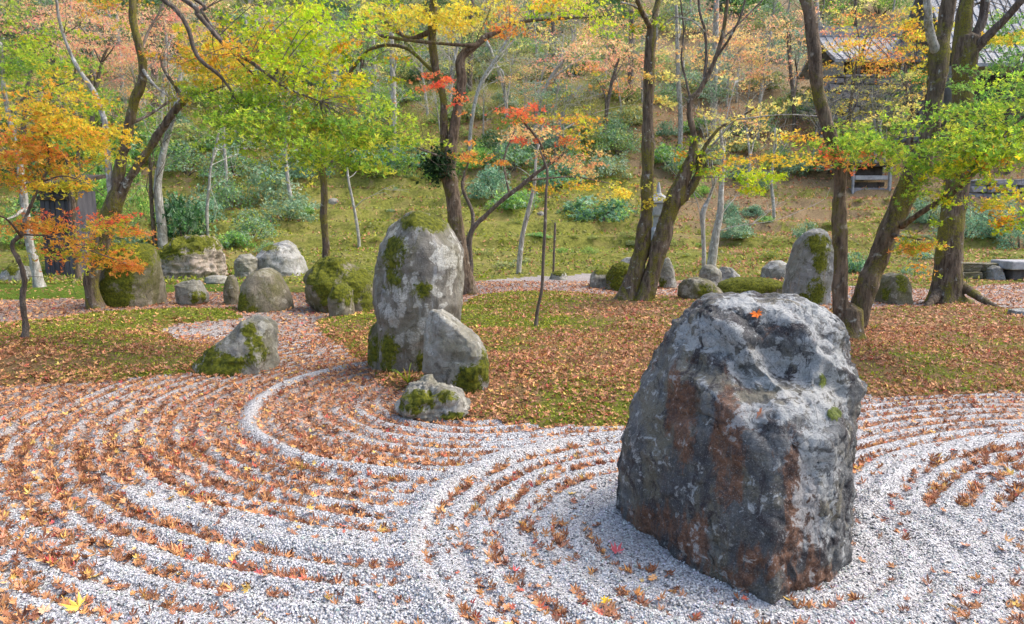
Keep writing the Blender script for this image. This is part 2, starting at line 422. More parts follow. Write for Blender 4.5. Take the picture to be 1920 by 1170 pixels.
def mat_moss(name, g1, g2, g3, b1, b2, bscale=1.):
    m, nt, out = newmat(name); h = N(nt)
    co = h.coord(); n1 = h.noise(co, 1.1, 6, .65); n2 = h.noise(co, 9, 6, .7); n3 = h.noise(co, 45, 4, .7); n4 = h.noise(co, 140, 2, .6)
    c = h.mix(h.ramp(n2, .35, .68), g1, g2); c = h.mix(h.math('MULTIPLY', h.ramp(n1, .48, .66), .8), c, g3)
    br = h.mix(h.ramp(n3, .3, .7), b1, b2)
    c = h.mix(h.attr('lush'), c, h.mix(h.ramp(n2, .3, .7), (.07, .125, .012), (.16, .23, .025)))
    lf = h.ramp(h.math('ADD', h.attr('litter'), h.math('MULTIPLY', h.math('SUBTRACT', h.noise(co, 5, 6, .7), .5), 1.5)), .38, .66)
    c = h.mix(h.math('MULTIPLY', lf, .8), c, br)
    c = h.mix(h.math('MULTIPLY', h.ramp(n4, .4, .75), .4), c, tuple(.4 * x for x in g1))
    b = h.bump(n3, .8, .03 * bscale); b = h.bump(n4, .6, .01 * bscale, b); b = h.bump(n2, .5, .06 * bscale, b)
    h.link(h.bsdf(c, 1., b, .1), out.inputs[0]); return m
M_MOSS = mat_moss('garden_moss', (.075, .095, .014), (.165, .18, .026), (.23, .19, .05), (.13, .072, .042), (.30, .175, .10))
M_SLOPE = mat_moss('moss_slope', (.13, .145, .03), (.31, .31, .065), (.34, .28, .10), (.20, .125, .08), (.40, .27, .185), 2.)

def mat_plain(name, c1, c2, sc=6, rough=.85, bump=.3, stretch=(1, 1, 1)):
    m, nt, out = newmat(name); h = N(nt); co = h.mapping(h.coord(), stretch)
    n = h.noise(co, sc, 7, .65); n2 = h.noise(co, sc * 7, 4, .65)
    c = h.mix(h.ramp(n, .3, .7), c1, c2); c = h.mix(h.math('MULTIPLY', h.ramp(n2, .45, .75), .4), c, tuple(.55 * x for x in c1))
    h.link(h.bsdf(c, rough, h.bump(n2, bump, .02), .25), out.inputs[0]); return m
M_WOOD = mat_plain('weathered_grey_wood', (.045, .045, .055), (.12, .115, .13), 5, .9, .4, (1, 1, .15))
M_DARKWOOD = mat_plain('dark_temple_wood', (.035, .027, .022), (.10, .08, .065), 4, .8, .3)
M_TILE = mat_plain('silver_grey_roof_tile', (.15, .155, .165), (.42, .43, .45), 3.5, .6, .6)
M_PLASTER = mat_plain('old_plaster', (.38, .36, .33), (.58, .56, .52), 3, .9, .2)
M_WALLSTONE = mat_plain('wall_stone', (.15, .145, .155), (.30, .29, .30), 2.2, .9, .6)
M_PALESTONE = mat_plain('pale_cut_stone', (.24, .24, .245), (.42, .42, .42), 6, .85, .4)
M_JOINT = mat_plain('wall_earth_core', (.07, .066, .066), (.14, .13, .125), 6, .95, .4)
M_SOIL = mat_plain('dark_soil', (.05, .035, .024), (.13, .09, .06), 8, 1., .6)

# ------------------------------------------------------------------ terrain
def gpoly(pts): return np.array([G0(*p) for p in pts])
def sdf_poly(x, y, poly):
    """signed distance, negative inside"""
    d = np.full(x.shape, 1e9); ins = np.zeros(x.shape, bool); n = len(poly)
    for i in range(n):
        a = poly[i]; b = poly[(i + 1) % n]; e = b - a
        t = np.clip(((x - a[0]) * e[0] + (y - a[1]) * e[1]) / (e @ e), 0, 1)
        d = np.minimum(d, (x - a[0] - t * e[0]) ** 2 + (y - a[1] - t * e[1]) ** 2)
        c = ((a[1] <= y) & (b[1] > y)) | ((b[1] <= y) & (a[1] > y))
        xi = a[0] + (y - a[1]) / (b[1] - a[1] + 1e-12) * e[0]
        ins ^= c & (x < xi)
    d = np.sqrt(d); return np.where(ins, -d, d)
MOSS1 = gpoly([(580, 606), (640, 596), (700, 588), (860, 572), (905, 556), (1000, 546), (1150, 556), (1250, 558), (1400, 566), (1560, 582), (1720, 578), (1800, 574), (1960, 588),
               (2300, 620), (2300, 735), (1920, 738), (1590, 744), (1450, 770), (1200, 812), (1000, 802), (890, 790), (800, 770), (720, 725), (690, 690), (640, 655), (600, 622)])
MOSS2 = gpoly([(-400, 690), (-300, 640), (50, 604), (250, 584), (440, 578), (450, 598), (330, 608), (296, 622), (330, 640), (425, 652), (380, 700), (200, 714), (0, 728), (-300, 760)])
EDGE = gpoly([(-500, 572), (0, 563), (190, 561), (300, 551), (430, 548), (560, 549), (700, 545), (880, 529), (1000, 519), (1100, 516), (1250, 527), (1400, 532), (1600, 537), (1750, 543), (1920, 531), (2400, 540)])
HILL = np.vstack([EDGE, [[90, 30], [90, 130], [-90, 130], [-90, 30]]])
RA = np.array([1.12, 3.55]); RB = np.array([-.2, 6.3]); RC = np.array([4.2, 2.5])
def zones(x, y):
    wob = .16 * fbm2(x, y, 1.3, 3, 51) + .07 * fbm2(x, y, 5., 2, 52)
    m = np.minimum(sdf_poly(x, y, MOSS1), sdf_poly(x, y, MOSS2)) + wob
    h = sdf_poly(x, y, HILL) + wob * 1.5
    return m, h
def rake(x, y):
    """height, crest 0..1 and wide-ridge 0..1 of the raked gravel"""
    wx = x + .035 * fbm2(x, y, 1.5, 2, 61); wy = y + .035 * fbm2(x, y, 1.5, 2, 62)
    ra = np.hypot(wx - RA[0], wy - RA[1]); rb = np.hypot(wx - RB[0], wy - RB[1]); rc = np.hypot(wx - RC[0], wy - RC[1])
    inC = (x > 1.75) & (y > 4.08 - .42 * (x - 1.9)) & (ra > .8)
    inA = (ra < 1.62) & ~inC
    inB = (~inA) & (~inC) & (x < .55 + .1 * np.sin(y * 2)) & (wy < 10)
    ph = np.where(inA, (ra - 1.61) / .165, np.where(inC, (rc - 2.62) / .158, np.where(inB, (rb - 1.98) / .172, (wy - 5.15 - .06 * wx) / .17)))
    c = .5 + .5 * np.cos(2 * math.pi * ph)
    g = lambda r, w: np.exp(-(r / w) ** 2)
    wide = np.where(inA, g(ra - 1.61, .085), 0.)
    wide = np.maximum(wide, np.where(~inA & ~inC, g(ra - 1.63, .07), 0))
    wide = np.maximum(wide, np.where(inB, np.maximum(g(rb - 1.98, .085), g(rb - 2.95, .10) * .9 * sstep(-2.5, -2.05, x)), 0))
    wide = np.maximum(wide, np.where(inC | (x > 1.7), g(rc - 2.66, .085), 0) * (x > 1.7))
    fade = sstep(.55, .75, ra)                                   # smooth collar round the big rock
    fade = fade * (1 - .75 * sstep(9, 14, y))
    brk = .55 + .45 * sstep(-.35, .25, fbm2(x, y, .9, 3, 63))     # rake strokes partly washed out
    c2 = c ** .8
    return fade * brk * (.038 * (c2 - .5)) + .034 * wide * fade, c * fade * brk, wide
def hill_z(x, y):
    e0 = 18.6 + .02 * x
    s = np.maximum(y - e0, 0)
    z = .22 * np.maximum(s - .4, 0) + .25 * np.maximum(s - 8.5, 0) * sstep(7, 14, s) + .05 * np.maximum(s - 30, 0)
    amp = sstep(0, 6, s)
    z = z + amp * (.55 * fbm2(x, y, .11, 3, 71) + .30 * fbm2(x, y, .45, 4, 72))
    st = .42; q = z / st; fz = q - np.floor(q)                 # low mossy terraces
    zt = (np.floor(q) + sstep(.62, .92, fz)) * st
    k = .8 * sstep(1, 4, s) * (1 - sstep(12, 18, s))
    return z * (1 - k) + zt * k
def H(x, y, detail=True):
    x = np.atleast_1d(np.asarray(x, float)); y = np.atleast_1d(np.asarray(y, float))
    m, h = zones(x, y)
    z = hill_z(x, y)
    mm = sstep(.06, -.12, m); hm = sstep(.06, -.2, h)
    z = z + mm * (.035 + .05 * fbm2(x, y, .8, 3, 81) + .10 * sstep(0, -1.2, m)) + hm * (.04 + .03 * fbm2(x, y, .9, 2, 82))
    g = (1 - np.maximum(mm, hm))
    z = z + g * (.012 * fbm2(x, y, 2.2, 2, 83))
    if detail: z = z + g * rake(x, y)[0]
    return z
def Hs(x, y): return float(H(x, y, False)[0])
def G(px, py):
    """point of the terrain seen at a pixel"""
    u = (px - 960) / FPX; v = (585 - py) / FPX
    d = np.array([u, CT + v * ST, -ST + v * CT])
    t = np.concatenate([np.linspace(2, 20, 240), np.linspace(20.2, 110, 500)])
    p = np.array([0, 0, CAMH]) + t[:, None] * d
    below = p[:, 2] < H(p[:, 0], p[:, 1], False)
    k = int(np.argmax(below)) if below.any() else len(t) - 1
    return p[k]

# how thick the fallen leaves lie (surveyed at points of the garden)
DENS = [(960, 1150, .26), (600, 1100, .38), (200, 1100, .48), (60, 1010, .62), (0, 900, .85), (300, 850, .85), (500, 950, .62), (700, 960, .5), (500, 800, .9), (800, 850, .7),
        (1000, 850, .42), (1100, 1100, .16), (1300, 1160, .08), (1000, 1000, .3), (1700, 1120, .12), (1900, 1020, .24), (1700, 900, .45), (1900, 850, .5), (1750, 780, .75), (650, 680, .9),
        (600, 600, .8), (100, 750, .97), (400, 740, .9), (350, 620, .75), (1000, 530, .7), (100, 580, .95), (1130, 950, .12), (500, 620, .8), (300, 1000, .6), (-300, 800, .95), (2200, 900, .5),
        (450, 1160, .3), (150, 880, .85), (850, 1000, .33), (1600, 780, .7), (640, 560, .85)]
DM = [(1000, 620, .34), (1100, 700, .85), (1000, 730, .8), (1100, 795, .34), (1150, 600, .85), (960, 585, .4), (1700, 685, .5), (1700, 620, .92), (1850, 620, .92), (1900, 700, .62),
      (150, 640, .36), (350, 592, .34), (50, 690, .8), (250, 690, .5), (640, 640, .5), (940, 760, .9), (1250, 580, .85), (1150, 660, .75), (60, 625, .5), (1050, 760, .5), (1600, 700, .8),
      (820, 600, .4), (380, 670, .55), (1640, 660, .8), (900, 660, .5)]
def idw(x, y, tab, pw=3.):
    g = np.array([G0(a, b) for a, b, _ in tab]); v = np.array([c for _, _, c in tab]); s = 0; w = 0
    ly = np.log(np.maximum(y, .8)); lx = x / np.maximum(y, 1.2)
    for (gx, gy), c in zip(g, v):
        k = 1 / (((lx - gx / gy) ** 2 + (ly - math.log(gy)) ** 2) ** (pw / 2) + 1e-6); s = s + k * c; w = w + k
    return s / w

def build_ground():
    rows = np.concatenate([np.linspace(-4, 2.1, 14), np.arange(2.15, 6.6, .0205)])
    d = rows[-1]; more = []
    st = .021
    while d < 22: d += st; more.append(d); st = min(st * 1.0105, .115)
    while d < 100: st *= 1.022; d += st; more.append(d)
    rows = np.concatenate([rows, more]); nc = 480
    s = np.linspace(-1, 1, nc); s = .8 * s + .2 * s ** 3
    wd = 1.25 * np.maximum(rows, .5) + 2.4
    X = wd[:, None] * s[None, :]; Y = np.repeat(rows[:, None], nc, 1)
    x, y = X.ravel(), Y.ravel()
    z = H(x, y)
    m, h = zones(x, y)
    _, crest, wide = rake(x, y)
    dg = idw(x, y, DENS); dm = idw(x, y, DM)
    nz = fbm2(x, y, 2.2, 3, 91)
    lit_g = np.clip(sstep(.5, .95, dg + .15 * nz) * (1 - .9 * wide) * (1 - .8 * crest), 0, 1)
    lit_g = np.maximum(lit_g, .55 * sstep(8, 11, y) * sstep(.4, .8, dg))
    lit_m = np.clip(dm + .1 * nz, 0, 1)
    px, py = proj(np.stack([x, y, z], 1))
    # the far slope: green in the middle, leaf brown to the right and high up
    lh = .18 + .42 * sstep(1120, 1350, px) * sstep(470, 400, py) + .12 * sstep(1120, 1350, px) + .25 * sstep(400, 250, py) + .55 * fbm2(x, y, .5, 4, 92)
    lh = lh * sstep(-.1, -1.2, h) ; lh = np.where((px < 480) & (py > 500), .06, lh)
    lush = np.where((px < 520) & (h < 0), sstep(520, 420, px) * sstep(495, 515, py), 0) * (h < 0) + .6 * sstep(.25, .6, fbm2(x, y, .3, 3, 94)) * (h < 0)
    V = np.stack([x, y, z], 1); nr = len(rows)
    i = np.arange(nr - 1)[:, None] * nc; j = np.arange(nc - 1)[None, :]
    F = np.stack([i + j, i + j + 1, i + nc + j + 1, i + nc + j], -1).reshape(-1, 4)
    fm = m[F].mean(1); fh = h[F].mean(1)
    for name, sel, mat, lit in (('raked_gravel', (fm >= 0) & (fh >= 0), M_GRAVEL, lit_g), ('moss_ground', (fm < 0) & (fh >= 0), M_MOSS, lit_m), ('hillside', fh < 0, M_SLOPE, lh)):
        f = F[sel]; u, inv = np.unique(f, return_inverse=True)
        o = obj(name, mesh_np(name, V[u], inv.reshape(-1, 4), True, {'litter': lit[u], 'lush': np.clip(lush, 0, 1)[u]}), mat); o['kind'] = 'structure'
        if name == 'raked_gravel': o['label'] = 'white gravel raked into curved ridges with leaves in the furrows'
        if name == 'moss_ground': o['label'] = 'low green moss beds strewn with brown fallen leaves'
        if name == 'hillside': o['label'] = 'mossy terraced slope rising behind the garden'
    return
build_ground()

def build_pebbles():
    rg = np.random.default_rng(5)
    n = 230000
    y = 2.45 + (5.6 - 2.45) * rg.random(n) ** 1.25; x = (rg.random(n) * 2 - 1) * (.80 * y + .35)
    m, h = zones(x, y); ra = np.hypot(x - RA[0], y - RA[1])
    keep = (m > .03) & (rg.random(n) < sstep(5.6, 4.0, y) * .8 + .08) ; x, y = x[keep], y[keep]; n = len(x)
    if n > 48000: x, y = x[:48000], y[:48000]; n = 48000
    z = H(x, y)
    T = np.array([[1, 0, 0], [0, 1, 0], [-1, 0, 0], [0, -1, 0], [0, 0, .8], [0, 0, -.6]], float)
    TF = np.array([[0, 1, 4], [1, 2, 4], [2, 3, 4], [3, 0, 4]])
    sz = (.0042 + .0048 * rg.random(n) ** 1.6)
    jit = T[None] * (1 + .5 * (rg.random((n, 6, 1)) - .5))
    fr = frames(n, rg, .4)
    V = np.einsum('nkj,njc->nkc', jit, fr) * sz[:, None, None] + np.stack([x, y, z + sz * .25], 1)[:, None, :]
    F = (TF[None] + (np.arange(n) * 6)[:, None, None]).reshape(-1, 3)
    g = .28 + .37 * rg.random(n); g = np.where(rg.random(n) < .10, .07 + .1 * rg.random(n), g)
    c = g[:, None] * np.array([1, .995, .985]) * (1 + .05 * rg.normal(size=(n, 3)))
    o = obj('loose_gravel', mesh_np('loose_gravel', V.reshape(-1, 3), F, False, None, np.repeat(np.clip(c, .03, .85), 6, 0)), M_PEBBLE)
    tag(o, 'loose white and grey gravel stones covering the raked ridges', 'gravel', None, 'stuff')
build_pebbles()

# ------------------------------------------------------------------ rocks
def grid_faces(M, Nn):
    i = np.arange(M - 1)[:, None] * Nn; j = np.arange(Nn)[None, :]; j2 = (j + 1) % Nn
    return np.stack([i + j, i + j2, i + Nn + j2, i + Nn + j], -1).reshape(-1, 4)
def grid_normals(Vg):
    a = np.roll(Vg, -1, 1) - np.roll(Vg, 1, 1); b = np.gradient(Vg, axis=0)
    n = np.cross(a, b); n /= np.linalg.norm(n, axis=2)[..., None] + 1e-9; return n
def facets(p, size, k, seed, sharp=.02):
    """piecewise-planar offsets: broken stone faces"""
    rg = np.random.default_rng(seed); lo, hi = p.min(0), p.max(0)
    c = lo + (hi - lo) * rg.random((k, 3)); nrm = rg.normal(size=(k, 3)); nrm /= np.linalg.norm(nrm, axis=1)[:, None]
    off = rg.normal(size=k) * .4
    D = ((p[:, None, :] - c[None]) ** 2).sum(2)
    w = np.exp(-(D - D.min(1)[:, None]) / (sharp * size * size)); w /= w.sum(1)[:, None]
    val = ((p[:, None, :] - c[None]) * nrm[None]).sum(2) / size + off[None] * .3
    return (w * val).sum(1)
def finish_rock(name, Vg, base, mat, label, amp, seed, moss=(), mossup=0., lichen=(), rust=(), nfac=26, cat='rock', group=None, moss_thick=.008, fine=1., cuts=12, cutd=(.04, .15)):
    M, Nn, _ = Vg.shape
    size = float(np.linalg.norm(Vg.reshape(-1, 3).max(0) - Vg.reshape(-1, 3).min(0))) / 1.7
    nrm = grid_normals(Vg); cen = Vg.mean((0, 1))
    if ((Vg - cen) * nrm).sum(2).mean() < 0: nrm = -nrm; flip = True
    else: flip = False
    p = Vg.reshape(-1, 3).copy()
    rc = np.random.default_rng(seed + 500); keepz = p[:, 2].copy()
    for _ in range(cuts):                            # broken planes, as if split off
        nv = rc.normal(size=3) * np.array([1, 1, .75]); nv[2] = nv[2] if nv[2] > -.3 else -nv[2]; nv /= np.linalg.norm(nv)
        dv = p @ nv; lim = dv.max() - (dv.max() - np.median(dv)) * rc.uniform(*cutd)
        p = p - nv[None] * (.88 * np.maximum(dv - lim, 0))[:, None]
    Vg = p.reshape(M, Nn, 3); nrm = grid_normals(Vg)
    if flip: nrm = -nrm
    q = p / size * 2.2 + seed * 3.1
    disp = amp * size * (.55 * facets(p, size, nfac, seed, .007) + .22 * facets(p, size * .5, nfac * 3, seed + 1, .006) * fine + .35 * fbm(q * .8, 3, seed + 3) + .48 * ridged(q * 1.6, 5, seed) * fine + .22 * ridged(q * 5, 4, seed + 9) * fine)
    edge = np.ones((M, 1)); edge[-1] = .25; edge[-2] = .6
    p2 = p + nrm.reshape(-1, 3) * (disp * np.repeat(edge, Nn, 1).ravel())[:, None]
    Vg2 = p2.reshape(M, Nn, 3); n2 = grid_normals(Vg2); n2 = (-n2 if flip else n2).reshape(-1, 3)
    px, py = proj(p2)
    def blobs(lst, soft=.55):
        a = np.zeros(len(p2))
        for b in lst:
            rx, ry = (b[2], b[2]) if len(b) == 3 else (b[2], b[3])
            a = np.maximum(a, sstep(1.0 + soft, 1.0 - soft, np.hypot((px - b[0]) / rx, (py - b[1]) / ry)))
        return a
    mo = blobs(moss, .85)
    nzm = fbm(q * 2.2, 5, seed + 5, .62)
    mo = mo * (.78 + .95 * nzm + .25 * n2[:, 2]) + mossup * (sstep(.35, .95, n2[:, 2]) + .5 * nzm)
    mo = np.clip(mo, 0, 1)
    p2 = p2 + n2 * (sstep(.35, .7, mo) * moss_thick * (.6 + .8 * vnoise(p2 * 45, 3)))[:, None]
    F = [grid_faces(M, Nn)]
    top = np.vstack([p2, p2.reshape(M, Nn, 3)[-1].mean(0)[None]]); j = np.arange(Nn)
    F.append(np.stack([(M - 1) * Nn + j, (M - 1) * Nn + (j + 1) % Nn, np.full(Nn, M * Nn)], 1))
    if flip: F = [f[:, ::-1] for f in F]
    ap = lambda a: np.append(a, a[-1])
    me = mesh_np(name, top - np.asarray(base), F, True, {'moss': ap(mo), 'lichen': ap(blobs(lichen, .3)), 'rust': ap(blobs(rust))})
    o = obj(name, me, mat, None, base)
    return tag(o, label, cat, group)
def make_rock(outline, base_py, depth, mat, label, seed=1, amp=.07, sq=2.5, name='rock', lean=0., rot=0., Nn=76, M=58, taper=.55, **kw):
    ol = np.array(outline, float); cx = (ol[:, 0].min() + ol[:, 0].max()) / 2
    g = G(cx, base_py); dc = g[1] + depth * .42
    y0, y1 = ol[:, 1].min(), max(ol[:, 1].max(), base_py)
    ys = np.linspace(y0 + .4, y1, 260); L = []; R = []
    for yy in ys:
        xs = []
        for a, b in zip(ol, np.roll(ol, -1, 0)):
            if (a[1] <= yy) != (b[1] <= yy): xs.append(a[0] + (yy - a[1]) / (b[1] - a[1]) * (b[0] - a[0]))
        if xs: L.append(min(xs)); R.append(max(xs))
        else: L.append(L[-1] if L else cx); R.append(R[-1] if R else cx)
    L, R = np.array(L), np.array(R); w = (R - L) / 2
    ss = np.concatenate([[0], np.cumsum(np.hypot(np.diff(ys), np.abs(np.diff(w)) + np.abs(np.diff((L + R) / 2))))]) + w[0] * 0
    q = np.linspace(0, ss[-1], M)
    yy = np.interp(q, ss, ys)[::-1]; l = np.interp(q, ss, L)[::-1]; r = np.interp(q, ss, R)[::-1]
    sc = dc / FPX; zz = np.array([P(cx, a, dc)[2] for a in yy])
    xl = np.array([P(a, b, dc)[0] for a, b in zip(l, yy)]); xr = np.array([P(a, b, dc)[0] for a, b in zip(r, yy)])
    wm = (xr - xl).max(); hw = (xr - xl) / 2; xc = (xr + xl) / 2
    hy = depth / 2 * np.maximum((2 * hw / wm), .02) ** taper
    th = np.linspace(0, 2 * math.pi, Nn, endpoint=False)
    c, s = np.cos(th), np.sin(th); k = 2 / sq
    ex = np.sign(c) * np.abs(c) ** k; ey = np.sign(s) * np.abs(s) ** k
    Vg = np.empty((M, Nn, 3))
    Vg[..., 0] = xc[:, None] + hw[:, None] * ex[None]
    skew = rot * ex[None] * hy[:, None]
    Vg[..., 1] = dc + lean * (zz - zz[0])[:, None] + hy[:, None] * ey[None] + skew
    Vg[..., 2] = zz[:, None]
    low = np.array(Vg[0]); low[:, 2] = min(zz[0], g[2]) - .12; Vg = np.concatenate([low[None], Vg]); 
    base = (float(xc[0]), float(dc), float(g[2]))
    return finish_rock(name, Vg, base, mat, label, amp, seed, **kw)

def hero_rock():
    Z = [-.08, 0, .35, .6, .78, .88, 1.0, 1.12, 1.195, 1.222]
    pts = [
        [(.58, 3.86), (.80, 3.31), (1.08, 2.89), (1.32, 3.03), (1.55, 3.28), (1.72, 3.85), (1.25, 4.25), (.80, 4.20)],
        [(.58, 3.86), (.80, 3.31), (1.08, 2.89), (1.32, 3.03), (1.55, 3.28), (1.72, 3.85), (1.25, 4.25), (.80, 4.20)],
        [(.55, 3.83), (.78, 3.29), (1.09, 2.95), (1.33, 3.05), (1.575, 3.33), (1.75, 3.90), (1.25, 4.28), (.78, 4.20)],
        [(.61, 3.81), (.84, 3.32), (1.12, 3.02), (1.34, 3.08), (1.61, 3.40), (1.74, 3.95), (1.30, 4.25), (.82, 4.18)],
        [(.67, 3.79), (.88, 3.40), (1.16, 3.12), (1.36, 3.13), (1.65, 3.48), (1.75, 3.95), (1.30, 4.20), (.85, 4.15)],
        [(.72, 3.77), (.90, 3.44), (1.12, 3.36), (1.38, 3.27), (1.66, 3.55), (1.74, 3.95), (1.30, 4.18), (.88, 4.10)],
        [(.80, 3.76), (.95, 3.48), (1.14, 3.46), (1.41, 3.40), (1.63, 3.60), (1.71, 3.93), (1.30, 4.12), (.92, 4.05)],
        [(.88, 3.75), (1.0, 3.54), (1.19, 3.52), (1.43, 3.49), (1.60, 3.66), (1.64, 3.91), (1.30, 4.06), (.98, 3.98)],
        [(.98, 3.77), (1.07, 3.64), (1.22, 3.61), (1.41, 3.60), (1.53, 3.71), (1.55, 3.87), (1.30, 3.97), (1.08, 3.91)],
        [(1.12, 3.79), (1.17, 3.74), (1.24, 3.72), (1.34, 3.72), (1.40, 3.76), (1.41, 3.84), (1.28, 3.88), (1.18, 3.86)]]
    pts = np.array(pts)
    Nn = 350; K = pts.shape[1]
    u = np.linspace(0, K, Nn, endpoint=False); i = u.astype(int); t = u - i
    ts = (.85 * t + .15 * t * t * (3 - 2 * t))[None, :, None]
    ring = pts[:, i] * (1 - ts) + pts[:, (i + 1) % K] * ts
    cm = (np.roll(pts, 1, 1)[:, i], pts[:, i], pts[:, (i + 1) % K], pts[:, (i + 2) % K])
    tt = t[None, :, None]
    cat = .5 * (2 * cm[1] + (cm[2] - cm[0]) * tt + (2 * cm[0] - 5 * cm[1] + 4 * cm[2] - cm[3]) * tt ** 2 + (3 * cm[1] - 3 * cm[2] + cm[3] - cm[0]) * tt ** 3)
    ring = .8 * ring + .2 * cat
    M = 230
    zq = np.concatenate([np.linspace(-.08, 1.14, M - 44), np.linspace(1.147, 1.222, 44)])
    Zs = np.array(Z); k = np.clip(np.searchsorted(Zs, zq, side='right') - 1, 0, len(Zs) - 2)
    f = ((zq - Zs[k]) / (Zs[k + 1] - Zs[k])); f = (.85 * f + .15 * f * f * (3 - 2 * f))[:, None, None]
    XY = ring[k] * (1 - f) + ring[k + 1] * f
    Vg = np.concatenate([XY, np.repeat(zq[:, None, None], Nn, 1)], 2)
    # broken ribs running diagonally down the upper front, and a scooped hollow under the crown
    p = Vg.reshape(-1, 3); c0 = np.array([1.22, 3.65, .6]); out = p - c0; out[:, 2] *= .3; out /= np.linalg.norm(out, axis=1)[:, None]
    diag = (p[:, 0] * .8 + p[:, 2] * .75 + .15 * fbm(p * 3, 3, 5))
    rib = 1 - 2 * np.abs(((diag * 3.4) % 1) - .5)
    front = sstep(3.75, 3.5, p[:, 1]) * sstep(.55, .8, p[:, 2]) * sstep(1.2, 1.1, p[:, 2])
    dz = .075 * (rib ** 1.5 - .45) * front
    dz += .045 * ridged(np.stack([p[:, 0] * 2.6 + p[:, 2] * 1.6, p[:, 1] * 2.6, p[:, 2] * 1.1 - p[:, 0] * .5], 1), 5, 23) * (.45 + .55 * sstep(.4, .8, p[:, 2]))
    dz += .034 * ridged(np.stack([p[:, 0] * 6 + p[:, 2] * 3, p[:, 1] * 6, p[:, 2] * 3.4], 1), 4, 29) * (.6 + .6 * sstep(.5, .9, p[:, 2]))
    dz += .010 * ridged(p * 17, 3, 37)
    dz -= .05 * np.exp(-(((p[:, 0] - 1.34) / .16) ** 2 + ((p[:, 2] - .93) / .10) ** 2)) * sstep(3.7, 3.4, p[:, 1])
    dz += .03 * np.exp(-(((p[:, 0] - 1.17) / .10) ** 2 + ((p[:, 2] - .78) / .06) ** 2)) * sstep(3.7, 3.4, p[:, 1])
    edge = np.ones(M); edge[-20:] = np.linspace(1, .1, 20)
    p = p + out * (dz * np.repeat(edge, Nn))[:, None]; p[:, 2] *= .945
    return finish_rock('boulder', p.reshape(M, Nn, 3), (1.2, 3.6, 0), M_ROCK_HERO,
                       'large blue-grey rust-streaked boulder standing on white gravel in the foreground', .055, 4,
                       moss=[(1562, 778, 14, 14), (1540, 715, 8, 16)], rust=[(1280, 780, 30, 90), (1365, 850, 30, 130), (1400, 1060, 80, 45), (1290, 1010, 50, 50), (1490, 950, 22, 150), (1525, 1000, 16, 110), (1530, 1090, 60, 30), (1215, 985, 50, 40)],
                       lichen=[(1390, 570, 40, 18), (1500, 585, 80, 26), (1330, 630, 70, 34), (1540, 700, 50, 100), (1425, 780, 50, 26), (1480, 760, 40, 30), (1530, 900, 40, 120), (1420, 690, 60, 40)], nfac=60, cat='boulder', moss_thick=.012, cuts=16, cutd=(.03, .11))
hero_rock()

